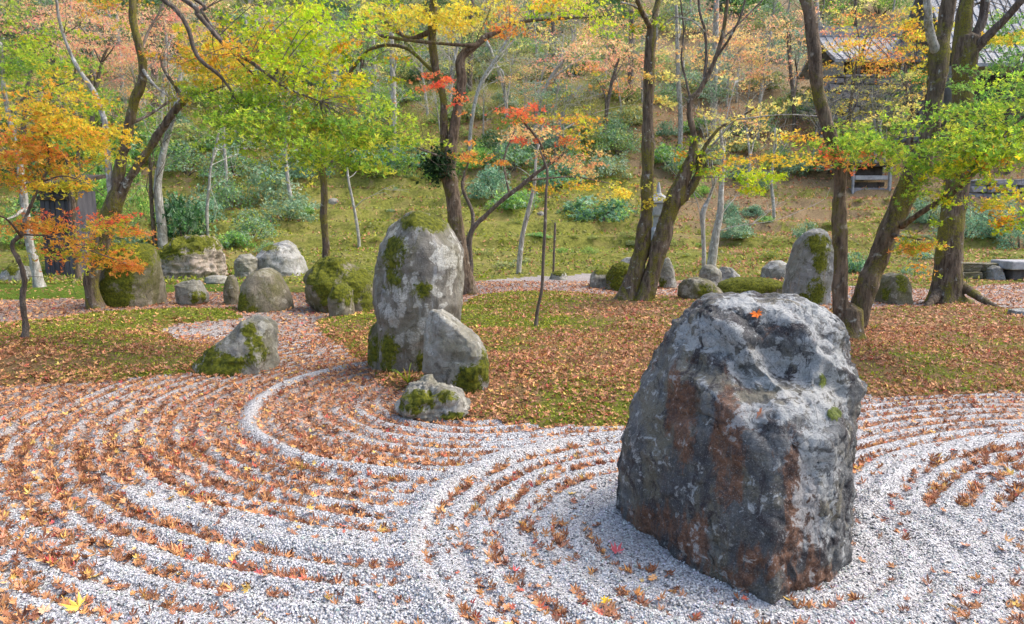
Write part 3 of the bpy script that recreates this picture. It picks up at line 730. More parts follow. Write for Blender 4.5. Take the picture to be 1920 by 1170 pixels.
def rocks():
    R = make_rock
    R([(716, 600), (708, 560), (710, 500), (718, 460), (735, 425), (765, 402), (800, 396), (832, 406), (850, 432), (862, 470), (868, 520), (865, 560), (860, 600), (850, 640), (838, 700), (760, 702), (715, 688)],
      700, .95, M_ROCK_TALL, 'tall rounded standing stone with white lichen spots and a moss cap', 11, .05, 2.6, 'standing_stone', Nn=120, M=110,
      moss=[(805, 415, 50, 22), (735, 500, 26, 44), (750, 475, 22, 30), (722, 660, 30, 50), (792, 545, 20, 20), (800, 690, 26, 36), (740, 460, 18, 16)],
      lichen=[(782, 518, 12), (768, 535, 11), (793, 475, 9), (755, 450, 14, 20), (840, 490, 30, 45), (830, 530, 26, 30), (800, 500, 10), (745, 590, 22, 60), (785, 620, 20, 60)], nfac=20, cat='standing stone')
    R([(697, 688), (694, 650), (698, 615), (712, 595), (730, 600), (742, 640), (746, 690)], 690, .5, M_ROCK_BROWN, 'dark mossy lump pressed against the foot of the lichened standing stone', 12, .06, 2.4,
      moss=[(705, 660, 30, 45)], mossup=.3)
    R([(800, 738), (797, 690), (799, 610), (806, 588), (822, 584), (845, 594), (870, 606), (895, 630), (908, 660), (912, 700), (912, 730), (895, 742)], 738, .5, M_ROCK_PALE,
      'flat-faced pale slab leaning on the tall standing stone, moss at its lower right', 13, .07, 3.4, 'stone_slab', cuts=12, rot=-.3, Nn=110, M=90,
      moss=[(880, 712, 40, 38), (905, 690, 16, 36)], lichen=[(840, 598, 40, 10), (805, 640, 6, 50)], nfac=22, cat='stone slab')
    R([(742, 760), (735, 748), (748, 738), (775, 728), (790, 714), (815, 712), (845, 724), (872, 742), (890, 765), (886, 782), (855, 792), (835, 800), (790, 782)], 790, .55, M_ROCK_PALE,
      'low jagged pale stone with moss streaks in front of the standing stones', 14, .2, 2.4, cuts=14, cutd=(.08, .3), Nn=110, M=70, moss=[(785, 755, 34, 24), (835, 745, 20, 14), (850, 782, 26, 10)], lichen=[(850, 760, 26, 20), (810, 740, 14, 16)], nfac=30)
    R([(365, 712), (372, 690), (395, 660), (425, 635), (450, 612), (470, 598), (492, 600), (512, 606), (518, 630), (516, 665), (512, 698), (480, 702), (420, 705)], 706, .75, M_ROCK_PALE,
      'wedge-shaped pale stone with mossy sloping left flank', 15, .09, 2.6, cuts=12, cutd=(.05, .2), Nn=110, M=80, moss=[(412, 680, 56, 34), (395, 690, 46, 30), (478, 655, 24, 34), (466, 622, 14, 18), (380, 702, 30, 16)], lichen=[(495, 620, 20, 20)], nfac=22)
    R([(447, 585), (447, 560), (455, 535), (470, 515), (490, 504), (505, 503), (522, 515), (537, 540), (547, 565), (552, 586)], 586, 1.0, M_ROCK_BROWN,
      'smooth dome-shaped brown stone beside the gravel bend', 16, .03, 2.3, lichen=[(490, 510, 28, 10)], moss=[(455, 570, 14, 22), (470, 580, 16, 8)], nfac=12, fine=.5, cuts=3)
    R([(422, 572), (422, 540), (428, 518), (434, 515), (442, 524), (447, 545), (447, 572)], 572, .3, M_ROCK_BROWN, 'narrow upright stone left of the dome-shaped stone', 17, .06, 2.6, nfac=12)
    R([(333, 550), (330, 535), (345, 528), (370, 526), (380, 540), (389, 552), (386, 566), (368, 573), (340, 572)], 573, .45, M_ROCK_PALE, 'small tilted block of pale stone with dark underside', 18, .09, 2.8, moss=[(370, 558, 16, 12)], nfac=16)
    R([(192, 575), (189, 545), (195, 515), (203, 480), (212, 463), (240, 458), (270, 460), (290, 472), (297, 500), (297, 540), (299, 573)], 576, 1.1, M_ROCK_BROWN,
      'broad upright stone with moss cap behind the orange maple sprays', 19, .05, 2.8, moss=[(255, 478, 55, 32), (225, 530, 45, 60), (275, 500, 24, 36), (205, 555, 26, 36)], mossup=.4, nfac=16, Nn=96, M=80)
    R([(300, 522), (303, 490), (318, 466), (345, 452), (375, 450), (398, 462), (410, 485), (416, 522)], 522, 1.4, M_ROCK_PINK, 'wide craggy pinkish rock with thick moss on top', 20, .2, 2.4,
      moss=[(350, 460, 60, 18), (320, 472, 30, 18)], mossup=.3, nfac=60, Nn=110, M=80)
    R([(480, 518), (484, 485), (498, 466), (520, 458), (538, 450), (552, 462), (566, 485), (575, 518)], 518, 1.4, M_ROCK_GREY, 'large pale grey peaked rock on the lawn behind the dome stone', 21, .07, 2.5, lichen=[(540, 490, 40, 40)], nfac=24, moss=[(505, 465, 20, 6)])
    R([(444, 522), (443, 492), (452, 479), (468, 477), (481, 485), (484, 522)], 522, .7, M_ROCK_PALE, 'squat fluted stone left of the pale peaked rock', 22, .09, 2.5, nfac=16)
    R([(386, 531), (388, 520), (405, 516), (424, 519), (427, 530)], 533, .5, M_ROCK_PALE, 'flat pale stone lying in the green lawn', 23, .06, 2.3, nfac=10)
    R([(580, 560), (577, 520), (590, 500), (612, 486), (636, 488), (656, 500), (680, 515), (697, 535), (705, 580), (640, 594), (600, 585)], 586, 1.1, M_ROCK_BROWN, 'moss-covered brown boulder at the end of the gravel stream', 24, .12, 2.4,
      moss=[(622, 500, 46, 30), (600, 540, 30, 50), (670, 525, 40, 30), (650, 550, 30, 24), (690, 565, 14, 26)], Nn=96, M=80)
    R([(620, 594), (617, 560), (626, 537), (645, 530), (660, 545), (664, 575), (662, 594)], 594, .5, M_ROCK_BROWN, 'small bright-mossed stone in front of the mossy brown boulder', 25, .05, 2.3, moss=[(642, 550, 24, 26)], mossup=.5)
    R([(8, 527), (10, 508), (28, 498), (52, 500), (62, 515), (64, 528)], 528, .8, M_ROCK_GREY, 'dark low rock at the left end of the lawn', 26, .07, 2.4, moss=[(22, 505, 16, 12)])
    R([(1105, 538), (1106, 518), (1116, 507), (1134, 506), (1144, 516), (1147, 540)], 541, .6, M_ROCK_PALE, 'small mossy-topped boulder left of the twin maple trunks', 27, .05, 2.3, moss=[(1128, 508, 18, 8)])
    R([(1140, 545), (1142, 520), (1152, 502), (1168, 495), (1185, 505), (1192, 545)], 546, .7, M_ROCK_BROWN, 'bright green moss-clad stone touching the left maple trunk', 28, .05, 2.2, mossup=.9, moss=[(1165, 520, 40, 40)], moss_thick=.05)
    R([(1164, 502), (1164, 490), (1174, 483), (1190, 484), (1196, 502)], 503, .6, M_ROCK_GREY, 'bluish grey stone on the slope behind the twin maple trunks', 29, .05, 2.3)
    R([(1236, 540), (1238, 510), (1244, 488), (1252, 482), (1262, 505), (1268, 540)], 541, .5, M_ROCK_PALE, 'pointed pale stone right of the twin maple trunks', 30, .06, 2.4, moss=[(1243, 530, 10, 14)])
    R([(1275, 556), (1274, 535), (1286, 524), (1310, 520), (1335, 530), (1352, 550), (1348, 562), (1300, 562)], 562, .8, M_ROCK_BROWN, 'dark rock with pale lichen rosettes beside the moss mound', 31, .09, 2.4, lichen=[(1290, 535, 8), (1285, 548, 7), (1310, 528, 9), (1300, 552, 7), (1325, 540, 6)], moss=[(1325, 545, 18, 12)])
    R([(1311, 540), (1312, 512), (1322, 500), (1338, 498), (1350, 510), (1354, 540)], 541, .6, M_ROCK_PALE, 'pale cream rock at the foot of the white-barked tree', 32, .09, 2.4)
    R([(1338, 536), (1342, 512), (1355, 500), (1370, 502), (1384, 516), (1388, 536)], 537, .6, M_ROCK_GREY, 'dark grey craggy rock behind the moss mound', 33, .10, 2.4)
    R([(1348, 553), (1352, 536), (1375, 528), (1420, 526), (1455, 530), (1474, 540), (1476, 554)], 555, 1.0, M_ROCK_BROWN, 'long flat moss mound between the lichen rock and the pointed stone', 34, .03, 2.6, 'moss_mound', mossup=.9, moss=[(1412, 540, 80, 22)], cat='moss mound', moss_thick=.05)
    R([(1428, 524), (1432, 503), (1446, 491), (1462, 488), (1478, 496), (1486, 524)], 525, .9, M_ROCK_GREY, 'smooth pale rounded rock on the slope left of the pointed stone', 35, .03, 2.3, lichen=[(1458, 500, 20, 12)], fine=.5, cuts=3)
    R([(1474, 570), (1475, 540), (1482, 500), (1492, 460), (1505, 436), (1522, 428), (1540, 430), (1556, 448), (1559, 480), (1553, 530), (1548, 572)], 572, .8, M_ROCK_GREY, 'tall pointed grey stone with dark moss on its right side', 36, .05, 2.8, 'standing_stone',
      moss=[(1535, 460, 26, 20), (1540, 490, 18, 26), (1530, 545, 20, 26), (1510, 560, 12, 14)], nfac=14, cat='standing stone', Nn=90, M=80)
    R([(1548, 532), (1550, 508), (1560, 500), (1572, 508), (1575, 534)], 535, .5, M_ROCK_GREY, 'bluish stone half hidden behind the slim brown trunk', 37, .06, 2.4)
    R([(1649, 568), (1650, 535), (1658, 518), (1676, 512), (1694, 518), (1702, 540), (1702, 570)], 571, .7, M_ROCK_BROWN, 'stubby brown mossy stone between the two right-hand maples', 38, .06, 2.5, moss=[(1690, 530, 12, 18), (1660, 550, 10, 18)])
    R([(1850, 524), (1854, 504), (1864, 497), (1876, 505), (1880, 524)], 525, .5, M_ROCK_GREY, 'small grey upright stone near the right edge below the shrubs', 39, .06, 2.4)
    R([(1030, 524), (1034, 513), (1046, 508), (1060, 512), (1066, 524)], 525, .5, M_ROCK_PALE, 'little stone on the far bank beside the bare sapling', 40, .08, 2.3, moss=[(1048, 512, 14, 6)])
    R([(1896, 592), (1898, 583), (1915, 580), (1945, 583), (1950, 594)], 594, .5, M_ROCK_GREY, 'flat grey stone among leaves at the right edge', 41, .05, 2.4)
    R([(1000, 408), (1003, 398), (1014, 395), (1024, 401), (1026, 409)], 409, .5, M_ROCK_PALE, 'small pale stone high on the green slope', 42, .06, 2.3)
    R([(612, 385), (615, 374), (628, 371), (640, 378), (643, 386)], 387, .5, M_ROCK_PALE, 'small pale stone on the slope right of the dark trunk', 43, .06, 2.3)
rocks()

# ------------------------------------------------------------------ trees
PAL = {
    'green': [(lin(144, 174, 60), 5), (lin(120, 156, 62), 4), (lin(174, 190, 64), 4), (lin(200, 198, 78), 1.8), (lin(98, 132, 54), 2)],
    'lime': [(lin(178, 200, 48), 5), (lin(150, 182, 42), 3), (lin(205, 208, 70), 3), (lin(215, 190, 50), 1)],
    'limemix': [(lin(170, 190, 48), 5), (lin(140, 165, 42), 4), (lin(210, 190, 50), 2), (lin(214, 150, 50), 1.2), (lin(100, 130, 38), 2)],
    'yellow': [(lin(232, 206, 72), 5), (lin(238, 216, 110), 3), (lin(224, 182, 62), 1.5), (lin(200, 196, 74), 3)],
    'orange': [(lin(232, 156, 76), 5), (lin(234, 134, 82), 3), (lin(228, 182, 84), 3), (lin(198, 180, 74), 1.5)],
    'orangegreen': [(lin(226, 166, 68), 4), (lin(182, 182, 62), 4), (lin(234, 138, 80), 2), (lin(150, 160, 56), 3)],
    'yelloworange': [(lin(226, 190, 66), 4), (lin(230, 164, 66), 2.5), (lin(186, 182, 62), 4), (lin(160, 166, 56), 2)],
    'red': [(lin(236, 112, 76), 5), (lin(230, 92, 76), 3), (lin(238, 144, 92), 3), (lin(222, 150, 80), 2)],
    'salmon': [(lin(232, 158, 132), 4), (lin(236, 176, 136), 4), (lin(230, 138, 122), 2), (lin(230, 192, 140), 3), (lin(210, 184, 128), 2)],
    'peach': [(lin(230, 176, 124), 4), (lin(226, 190, 120), 4), (lin(232, 156, 112), 2), (lin(205, 190, 120), 2)],
    'paleyellow': [(lin(220, 205, 116), 4), (lin(205, 200, 112), 3), (lin(226, 184, 96), 2), (lin(178, 186, 104), 2)],
    'sage': [(lin(128, 152, 122), 4), (lin(108, 136, 108), 4), (lin(152, 172, 144), 2.5), (lin(84, 112, 86), 3)],
    'bluegreen': [(lin(92, 130, 104), 4), (lin(120, 158, 126), 3), (lin(68, 102, 82), 3), (lin(146, 176, 144), 1.5)],
    'mid': [(lin(112, 152, 74), 4), (lin(136, 170, 82), 3), (lin(80, 122, 58), 3), (lin(166, 180, 92), 1.5)],
    'dark': [(lin(54, 92, 52), 4), (lin(72, 112, 62), 3), (lin(40, 70, 46), 3), (lin(100, 134, 76), 1.2)],
    'litter': [(lin(190, 140, 106), 4), (lin(170, 120, 92), 3), (lin(206, 164, 126), 2)],
    'mossy': [(lin(150, 158, 50), 4), (lin(126, 140, 46), 4), (lin(172, 172, 68), 3), (lin(104, 118, 40), 2)],
    'olive': [(lin(150, 152, 92), 4), (lin(128, 136, 80), 3), (lin(170, 164, 106), 2), (lin(112, 112, 72), 2)],
}
def pal(name, n, rg, gain=1., clump=None, sat=.02):
    c = np.array([a for a, _ in PAL[name]]); w = np.array([b for _, b in PAL[name]], float); w /= w.sum()
    k = rg.choice(len(c), n, p=w)
    if clump is not None:                       # neighbouring leaves turn colour together
        k2 = rg.choice(len(c), int(clump.max()) + 1, p=w); k = np.where(rg.random(n) < .55, k2[clump], k)
    out = c[k] * (1 + .16 * rg.normal(size=(n, 1))) * (1 + .06 * rg.normal(size=(n, 3)))
    g = out.mean(1, keepdims=True); out = out * (1 + sat) - g * sat
    return np.clip(out * gain, .01, .9)

ALL_TREES = []
class Tree:
    def __init__(s, name, base, label, cat='tree', group=None, seed=1, gain=1.15):
        s.base = np.asarray(base, float); s.root = empty(name, tuple(s.base)); tag(s.root, label, cat, group)
        s.rg = np.random.default_rng(seed); s.seed = seed; s.br = []; s.leaf = {}; s.twig = MB(); s.gain = gain; s.thick = 1.2; s.loose = np.array([1.25, 1.2, 1.3])
    def limb(s, pts, mat=None, name='branch', n=10, rough=.26, flare=0., seg=None, wiggle=.0):
        mat = mat or s.mat
        pts = np.asarray(pts, float); m = seg or max(14, 9 * len(pts))
        c = catmull(pts[:, :3], m); r = catmull(np.stack([pts[:, 3], pts[:, 3], pts[:, 3]], 1), m)[:, 0]
        r = np.maximum(r, .003)
        if wiggle: c = c + wiggle * np.stack([fbm(c * 2.2 + 5 * k, 2, s.seed + k) for k in range(3)], 1) * np.linspace(0, 1, m)[:, None]
        if flare:
            zz = (c[:, 2] - s.base[2]); r = r * (1 + flare * np.exp(-np.maximum(zz, 0) / .16))
        V, F = tube(c, r, n, True, rough, s.seed)
        if flare:                                 # roots spread unevenly
            a = np.arctan2(V[:, 1] - s.base[1], V[:, 0] - s.base[0]); k = np.exp(-np.maximum(V[:, 2] - s.base[2], 0) / .14)
            V[:, :2] += (V[:, :2] - s.base[:2]) * (.35 * flare * k * np.sin(a * 5 + s.seed))[:, None]
        b = MB(); b.add(V, F); b.build(name, mat, s.root, s.base)
        s.br.append((c, r)); return c, r
    def limb_px(s, pts, d, mat=None, **kw):
        q = []
        for p in pts:
            dd = d + (p[3] if len(p) > 3 else 0); q.append([*P(p[0], p[1], dd), p[2] * .455 * dd / FPX])
        return s.limb(q, mat, **kw)
    def side_twigs(s, k, length, up=.35, r0=.007, lo=.35, sub=2, depth_spread=1.):
        """bare forking twigs off every limb"""
        for c, r in list(s.br):
            m = len(c)
            for _ in range(k):
                i = int(m * s.rg.uniform(lo, .97)); i = min(max(i, 1), m - 2)
                t = c[i + 1] - c[i - 1]; t /= np.linalg.norm(t) + 1e-9
                dirv = t * .7 + s.rg.normal(size=3) * np.array([.75, .75 * depth_spread, .45]) + np.array([0, 0, up]); dirv /= np.linalg.norm(dirv)
                L = length * s.rg.uniform(.5, 1.2); s._twig(c[i], dirv, L, min(r[i] * .5, r0 * s.rg.uniform(.7, 1.3)), sub)
    def _twig(s, p, dv, L, r, sub):
        k = 5; pts = [p]; dcur = dv.copy()
        for _ in range(k - 1):
            dcur = dcur + s.rg.normal(size=3) * .16; dcur /= np.linalg.norm(dcur); pts.append(pts[-1] + dcur * L / (k - 1))
        pts = np.array(pts); V, F = tube(pts, np.linspace(r, max(r * .3, .0015), k), 3, False); s.twig.add(V, F)
        if sub > 0:
            for _ in range(s.rg.integers(1, 4)):
                i = s.rg.integers(2, k); d2 = dcur + s.rg.normal(size=3) * .6; d2 /= np.linalg.norm(d2)
                s._twig(pts[i], d2, L * s.rg.uniform(.35, .65), r * .55, sub - 1)
    def spray(s, cen, rad, n, palette, size=.05, fans=None, tm='5', droop=.22, twigs=True, flat=.07, up=.35, reach=None):
        """layered sprays: each is a fan of thin branchlets set with leaves, drooping outwards"""
        n = int(n * s.thick); rg = s.rg; cen = np.asarray(cen, float); rad = np.asarray(rad, float) * s.loose
        size = size * .74; big = size / .042                       # far, coarser crowns use larger sprays
        fans = fans or max(5, int(n / 42))
        q = rg.normal(size=(fans, 3)); q /= np.linalg.norm(q, axis=1)[:, None]; q *= rg.random((fans, 1)) ** (1 / 2.0)
        fc = cen + q * rad * np.array([.9, .9, .95])
        st = .24 * max(1, big * .8); fc[:, 2] = cen[2] + np.round((fc[:, 2] - cen[2]) / st) * st + rg.normal(size=fans) * .05
        L = np.clip(rad[0] * rg.uniform(.35, .75, fans), .22, .62) * max(1, big * .75)
        if s.br:
            allp = np.concatenate([c for c, _ in s.br])
            dist = np.linalg.norm((allp[None] - fc[:, None]) * np.array([1, .8, 1.3]), axis=2); near = dist.argmin(1); dist = dist[np.arange(fans), near]
            v = fc - allp[near]; th0 = np.arctan2(v[:, 1], v[:, 0]) + rg.normal(size=fans) * .5
        else: th0 = rg.random(fans) * 6.28
        NB = 6; k = rg.integers(0, fans, n); b = rg.integers(0, NB, n)
        off = np.radians(np.linspace(-62, 62, NB)); jit = rg.normal(size=(fans, NB)) * .14
        th = th0[k] + off[b] + jit[k, b]; bl = (L[:, None] * (1 - .25 * np.abs(off)[None] / 1.08) * rg.uniform(.75, 1.15, (fans, NB)))
        tt = rg.random(n) ** .75; rr = tt * bl[k, b]
        tilt = rg.normal(size=fans) * .22; slope = rg.normal(size=fans) * .2
        org = fc - np.stack([np.cos(th0), np.sin(th0), 0 * th0], 1) * (L * .45)[:, None]
        def place(kk, r, t):
            x = r * np.cos(t); y = r * np.sin(t); rel = t - th0[kk]
            z = slope[kk] * r + tilt[kk] * r * np.sin(rel) - droop * 1.6 * r * r / np.maximum(L[kk], .1) * .6
            return org[kk] + np.stack([x, y, z], 1)
        pos = place(k, rr, th); sd = .030 * max(1, big)
        pos += rg.normal(size=(n, 3)) * np.array([sd, sd, flat * .45 * max(1, big * .7)]); pos[:, 2] -= size * .4
        s.leaf.setdefault(tm, []).append((pos, size * rg.uniform(.6, 1.3, n), frames(n, rg, up), pal(palette, n, rg, s.gain, k)))
        if twigs and s.br:
            for f in range(fans):
                if reach and dist[f] > reach: continue
                if rg.random() < .5:
                    p0 = allp[near[f]]; e = org[f]; mid = (p0 + e) / 2 + np.array([0, 0, .10 * dist[f]]) + rg.normal(size=3) * .07 * dist[f]
                    c = catmull([p0, mid, e], 6); V, F = tube(c, np.linspace(.003 + .003 * min(dist[f], 2), .0016, 6), 3, False); s.twig.add(V, F)
                if big < 1.6:
                    for j in range(0, NB, 2 if fans > 12 else 1):
                        c = place(np.full(3, f), np.linspace(0, bl[f, j] * .95, 3), np.full(3, th0[f] + off[j] + jit[f, j])); V, F = tube(c, np.linspace(.0018, .0008, 3), 3, False); s.twig.add(V, F)
    def spray_px(s, px, py, rx, ry, d, n, palette, size=.05, ydepth=None, **kw):
        rxw = rx * d / FPX; s.spray(P(px, py, d), (rxw, ydepth or min(rxw, 1.6), ry * d / FPX), n, palette, size, **kw)
    def done(s, leafmat=None, twigmat=None):
        s.twig.build('twigs', twigmat or M_BARKD, s.root, s.base, kind='stuff')
        if s.leaf:
            b = MB()
            for tm, L in s.leaf.items():
                for pos, sz, fr, col in L:
                    V, F, k = scatter_leaves(pos, sz, fr, {'5': LEAF4, '3': LEAF3, '1': LEAF1, '7': LEAF7}[tm]); b.add(V, F, np.repeat(col, k, 0))
            b.build('crown', leafmat or M_LEAF, s.root, s.base, smooth=False, kind='stuff')
        return s

def gp(px, py): 
    p = G(px, py); return np.array([p[0], p[1], Hs(p[0], p[1])])

def garden_trees():
    # left maple, three mossy stems
    b = gp(180, 580); d = b[1]
    t = Tree('maple_tree', b, 'three-stemmed maple with bent mossy base beside the broad moss-capped stone', 'tree', None, 101); t.mat = M_BARK
    t.limb_px([(182, 592, 30), (176, 560, 30), (172, 525, 30), (184, 480, 31), (198, 430, 33), (210, 390, 36), (222, 360, 30)], d, name='trunk', n=16, flare=.35)
    t.limb_px([(214, 395, 26), (222, 330, 22), (236, 260, 20), (250, 200, 20), (268, 140, 18), (262, 90, 16), (250, 40, 15), (248, -30, 13), (240, -120, 9)], d, n=12)
    t.limb_px([(212, 390, 18), (206, 330, 14), (200, 270, 12), (196, 225, 11), (176, 172, 10), (148, 130, 8), (128, 90, 7), (112, 40, 6), (104, -20, 5)], d, M_BARKP, n=9)
    t.limb_px([(216, 385, 22), (246, 330, 17), (276, 285, 17), (306, 238, 17), (336, 198, 16), (346, 186, 13)], d, n=12)
    t.limb_px([(344, 190, 11), (330, 165, 8), (308, 132, 6), (300, 108, 4)], d, M_BARKD, n=8)
    t.limb_px([(342, 192, 10), (372, 176, 7, .2), (404, 168, 5, .4), (440, 150, 3, .6)], d, M_BARKD, n=8)
    t.limb_px([(244, 232, 8), (280, 215, 6, .3), (316, 190, 5, .5), (325, 180, 4, .6)], d, M_BARKD, n=8)
    t.limb_px([(266, 128, 8), (290, 160, 5, -.3), (315, 180, 4, -.5)], d, M_BARKP, n=8)
    t.limb_px([(262, 100, 7), (278, 60, 5, .3), (300, 20, 4, .5), (318, -30, 3, .6)], d, M_BARKD, n=8)
    t.side_twigs(3, .8)
    t.spray_px(400, 120, 80, 60, d, 1500, 'yelloworange', .062)
    t.spray_px(345, 105, 60, 35, d, 500, 'orangegreen', .062)
    t.spray_px(300, 60, 70, 40, d + 1, 420, 'salmon', .06)
    t.spray_px(410, 180, 60, 30, d, 700, 'green', .062)
    t.spray_px(180, -10, 120, 30, d, 500, 'orangegreen', .062)
    t.done()
    # slim crooked sapling far left with orange sprays
    b = gp(46, 636); d = b[1]
    t = Tree('maple_sapling', b, 'slim crooked maple at the left edge with orange-yellow leaf sprays', 'tree', None, 102); t.mat = M_BARKD
    t.limb_px([(46, 645, 13), (48, 610, 12), (42, 560, 11), (46, 525, 11), (36, 490, 10), (24, 468, 9), (26, 452, 9), (42, 440, 9)], d, name='trunk', n=10, flare=.3)
    t.limb_px([(40, 442, 8), (44, 420, 7), (58, 385, 7), (75, 345, 6), (92, 310, 5), (90, 270, 4), (92, 200, 3)], d, n=8)
    t.limb_px([(40, 444, 6), (26, 425, 5, -.2), (8, 408, 4, -.4), (-20, 400, 3, -.6)], d, n=8)
    t.limb_px([(80, 340, 4), (120, 330, 3, -.2), (165, 345, 2.5, -.4), (195, 368, 2, -.5)], d, n=6)
    t.limb_px([(46, 440, 4), (110, 445, 3, -.2), (170, 470, 2.5, -.3), (240, 495, 2, -.4)], d, n=6)
    t.side_twigs(2, .5, r0=.004); t.thick = .95; t.loose = np.array([1.2, 1.2, 1.25])
    t.spray_px(90, 215, 105, 62, d, 1700, 'yelloworange', .056, droop=.35)
    t.spray_px(160, 245, 90, 30, d, 800, 'yelloworange', .056, droop=.3)
    t.spray_px(70, 285, 95, 38, d, 900, 'orange', .056, droop=.3)
    t.spray_px(20, 260, 70, 60, d, 600, 'orangegreen', .056)
    t.spray_px(125, 345, 75, 16, d - .3, 350, 'yelloworange', .054)
    t.spray_px(40, 420, 90, 16, d, 380, 'orange', .054)
    t.spray_px(140, 405, 100, 10, d + .2, 200, 'red', .052, ydepth=.4)
    t.spray_px(190, 425, 80, 18, d, 500, 'orangegreen', .054, ydepth=.4)
    t.spray_px(160, 470, 100, 20, d, 650, 'orangegreen', .054, ydepth=.4)
    t.spray_px(240, 490, 38, 16, d - .2, 260, 'orange', .054, ydepth=.3)
    t.spray_px(10, 330, 60, 24, d, 240, 'yelloworange', .054)
    t.done()
    # pale leaning trunk left
    b = gp(72, 538); d = b[1]
    t = Tree('maple_tree', b, 'pale lichen-barked tree leaning left behind the slim crooked maple', 'tree', None, 103); t.mat = M_BARKP
    t.limb_px([(76, 545, 21), (68, 510, 19), (56, 455, 18), (48, 400, 16), (42, 350, 15), (36, 300, 13), (22, 240, 11), (8, 170, 9), (0, 80, 8)], d, name='trunk', n=12, flare=.25)
    t.limb_px([(46, 390, 8), (28, 405, 6, -.3), (10, 412, 4, -.5)], d, n=8)
    t.limb_px([(16, 215, 7), (50, 180, 5, .3), (92, 165, 4, .6), (140, 150, 3, .9)], d, M_BARKD, n=8)
    t.side_twigs(3, .8)
    t.spray_px(60, 110, 100, 40, d, 1400, 'green', .066); t.spray_px(20, 150, 70, 60, d + .5, 900, 'green', .066); t.spray_px(0, 40, 100, 40, d, 600, 'green', .066)
    t.spray_px(110, 90, 70, 30, d + .8, 350, 'limemix', .066)
    t.done()
    b = gp(145, 524); d = b[1]
    t = Tree('maple_tree', b, 'thin tree forking high beside the weathered grey hut wall', 'tree', None, 104); t.mat = M_BARKR
    t.limb_px([(150, 530, 12), (143, 490, 10), (139, 430, 9), (136, 370, 9), (130, 320, 8), (122, 290, 7)], d, name='trunk', n=10, flare=.3)
    t.limb_px([(138, 400, 8), (145, 340, 9), (146, 300, 9), (148, 270, 7), (150, 230, 5)], d + .3, M_BARK, n=8)
    t.limb_px([(146, 318, 8), (165, 300, 7, .3), (190, 278, 6, .5), (215, 250, 4, .6)], d + .3, M_BARK, n=8)
    t.side_twigs(3, .8)
    t.spray_px(150, 200, 130, 60, d + .6, 1500, 'green', .07); t.spray_px(170, 300, 60, 30, d + 1, 450, 'green', .07)
    t.done()
    # overhanging branches from a tree outside the frame on the left
    b = np.array([-7.2, 7.4, Hs(-7.2, 7.4)])
    t = Tree('maple_tree', b, 'maple outside the left edge whose long branches hang green and yellow leaves into view', 'tree', None, 105); t.mat = M_BARKR
    tip0 = P(300, -10, 8.2)
    t.limb([[-7.2, 7.4, -.1, .15], [-7.0, 7.5, .9, .13], [-6.8, 7.7, 2.2, .12], [-6.4, 8.0, 3.6, .10], [-5.6, 8.2, 4.9, .08]], name='trunk', n=12, flare=.4)
    def fromtrunk(pts, dd): 
        q = [[-6.0, 8.1, 4.3, .06], [-4.9, 8.15, 4.75, .045]] + [[*P(a, c, dd), w / 2 * dd / FPX] for a, c, w in pts]; t.limb(q, M_BARKD, n=8)
    fromtrunk([(300, -5, 10), (330, 18, 9), (352, 52, 8.5), (370, 105, 8), (410, 140, 7), (430, 165, 5), (445, 190, 4), (478, 206, 3)], 8.2)
    fromtrunk([(340, -5, 10), (372, 28, 9.5), (398, 58, 9), (430, 92, 8), (470, 116, 7), (505, 142, 6), (545, 168, 4), (600, 190, 3)], 8.0)
    fromtrunk([(360, -5, 7), (378, 20, 6), (392, 42, 5.5), (420, 80, 5), (455, 120, 4), (480, 142, 4), (520, 165, 3)], 8.25)
    t.side_twigs(5, .55, r0=.005, up=.1); t.thick = .85; t.loose = np.array([1.4, 1.3, 1.4])
    d = 8.1
    t.spray_px(590, 55, 100, 45, d + .6, 2000, 'lime', .056, droop=.25)
    t.spray_px(560, 130, 100, 50, d + .4, 1300, 'lime', .056); t.spray_px(480, 40, 70, 40, d + .8, 500, 'limemix', .056)
    t.spray_px(480, 90, 60, 30, d, 380, 'orangegreen', .054)
    t.spray_px(545, 225, 120, 40, d, 2400, 'green', .056, droop=.3)
    t.spray_px(640, 240, 100, 55, d, 1700, 'green', .056, droop=.3)
    t.spray_px(600, 180, 80, 40, d + .3, 900, 'yelloworange', .055)
    t.spray_px(690, 300, 50, 45, d, 600, 'green', .056, droop=.3)
    t.spray_px(740, 255, 65, 26, d + .2, 600, 'green', .056, droop=.3)
    t.spray_px(470, 185, 70, 30, d, 850, 'green', .055)
    t.spray_px(660, 120, 50, 45, d + .6, 420, 'limemix', .056)
    t.done()
    # dark slim trunk above the mossy brown boulder
    b = gp(614, 546); d = b[1]
    t = Tree('maple_tree', b, 'dark slim trunk rising behind the moss-covered brown boulder', 'tree', None, 106); t.mat = M_BARK
    t.limb_px([(614, 552, 20), (613, 500, 17), (610, 450, 15), (607, 400, 15), (608, 350, 14), (604, 320, 13), (592, 290, 10), (584, 262, 9), (570, 200, 7)], d, name='trunk', n=12, flare=.3)
    t.limb_px([(604, 322, 7), (640, 290, 5, .3), (690, 270, 4, .6), (740, 270, 3, .8)], d, M_BARKD, n=7)
    t.side_twigs(3, .7)
    t.spray_px(600, 240, 90, 40, d, 900, 'green', .068); t.spray_px(680, 270, 80, 40, d, 700, 'limemix', .068)
    t.done()
    # central maple
    b = gp(872, 552); d = b[1]
    t = Tree('maple_tree', b, 'central forked maple behind the tall standing stone with a dark epiphyte clump on its trunk', 'tree', None, 107); t.mat = M_BARKR
    t.limb_px([(886, 566, 36), (876, 540, 33), (864, 480, 32), (856, 420, 31), (847, 360, 32), (838, 320, 34), (842, 290, 30), (846, 270, 26)], d, name='trunk', n=16, flare=.3)
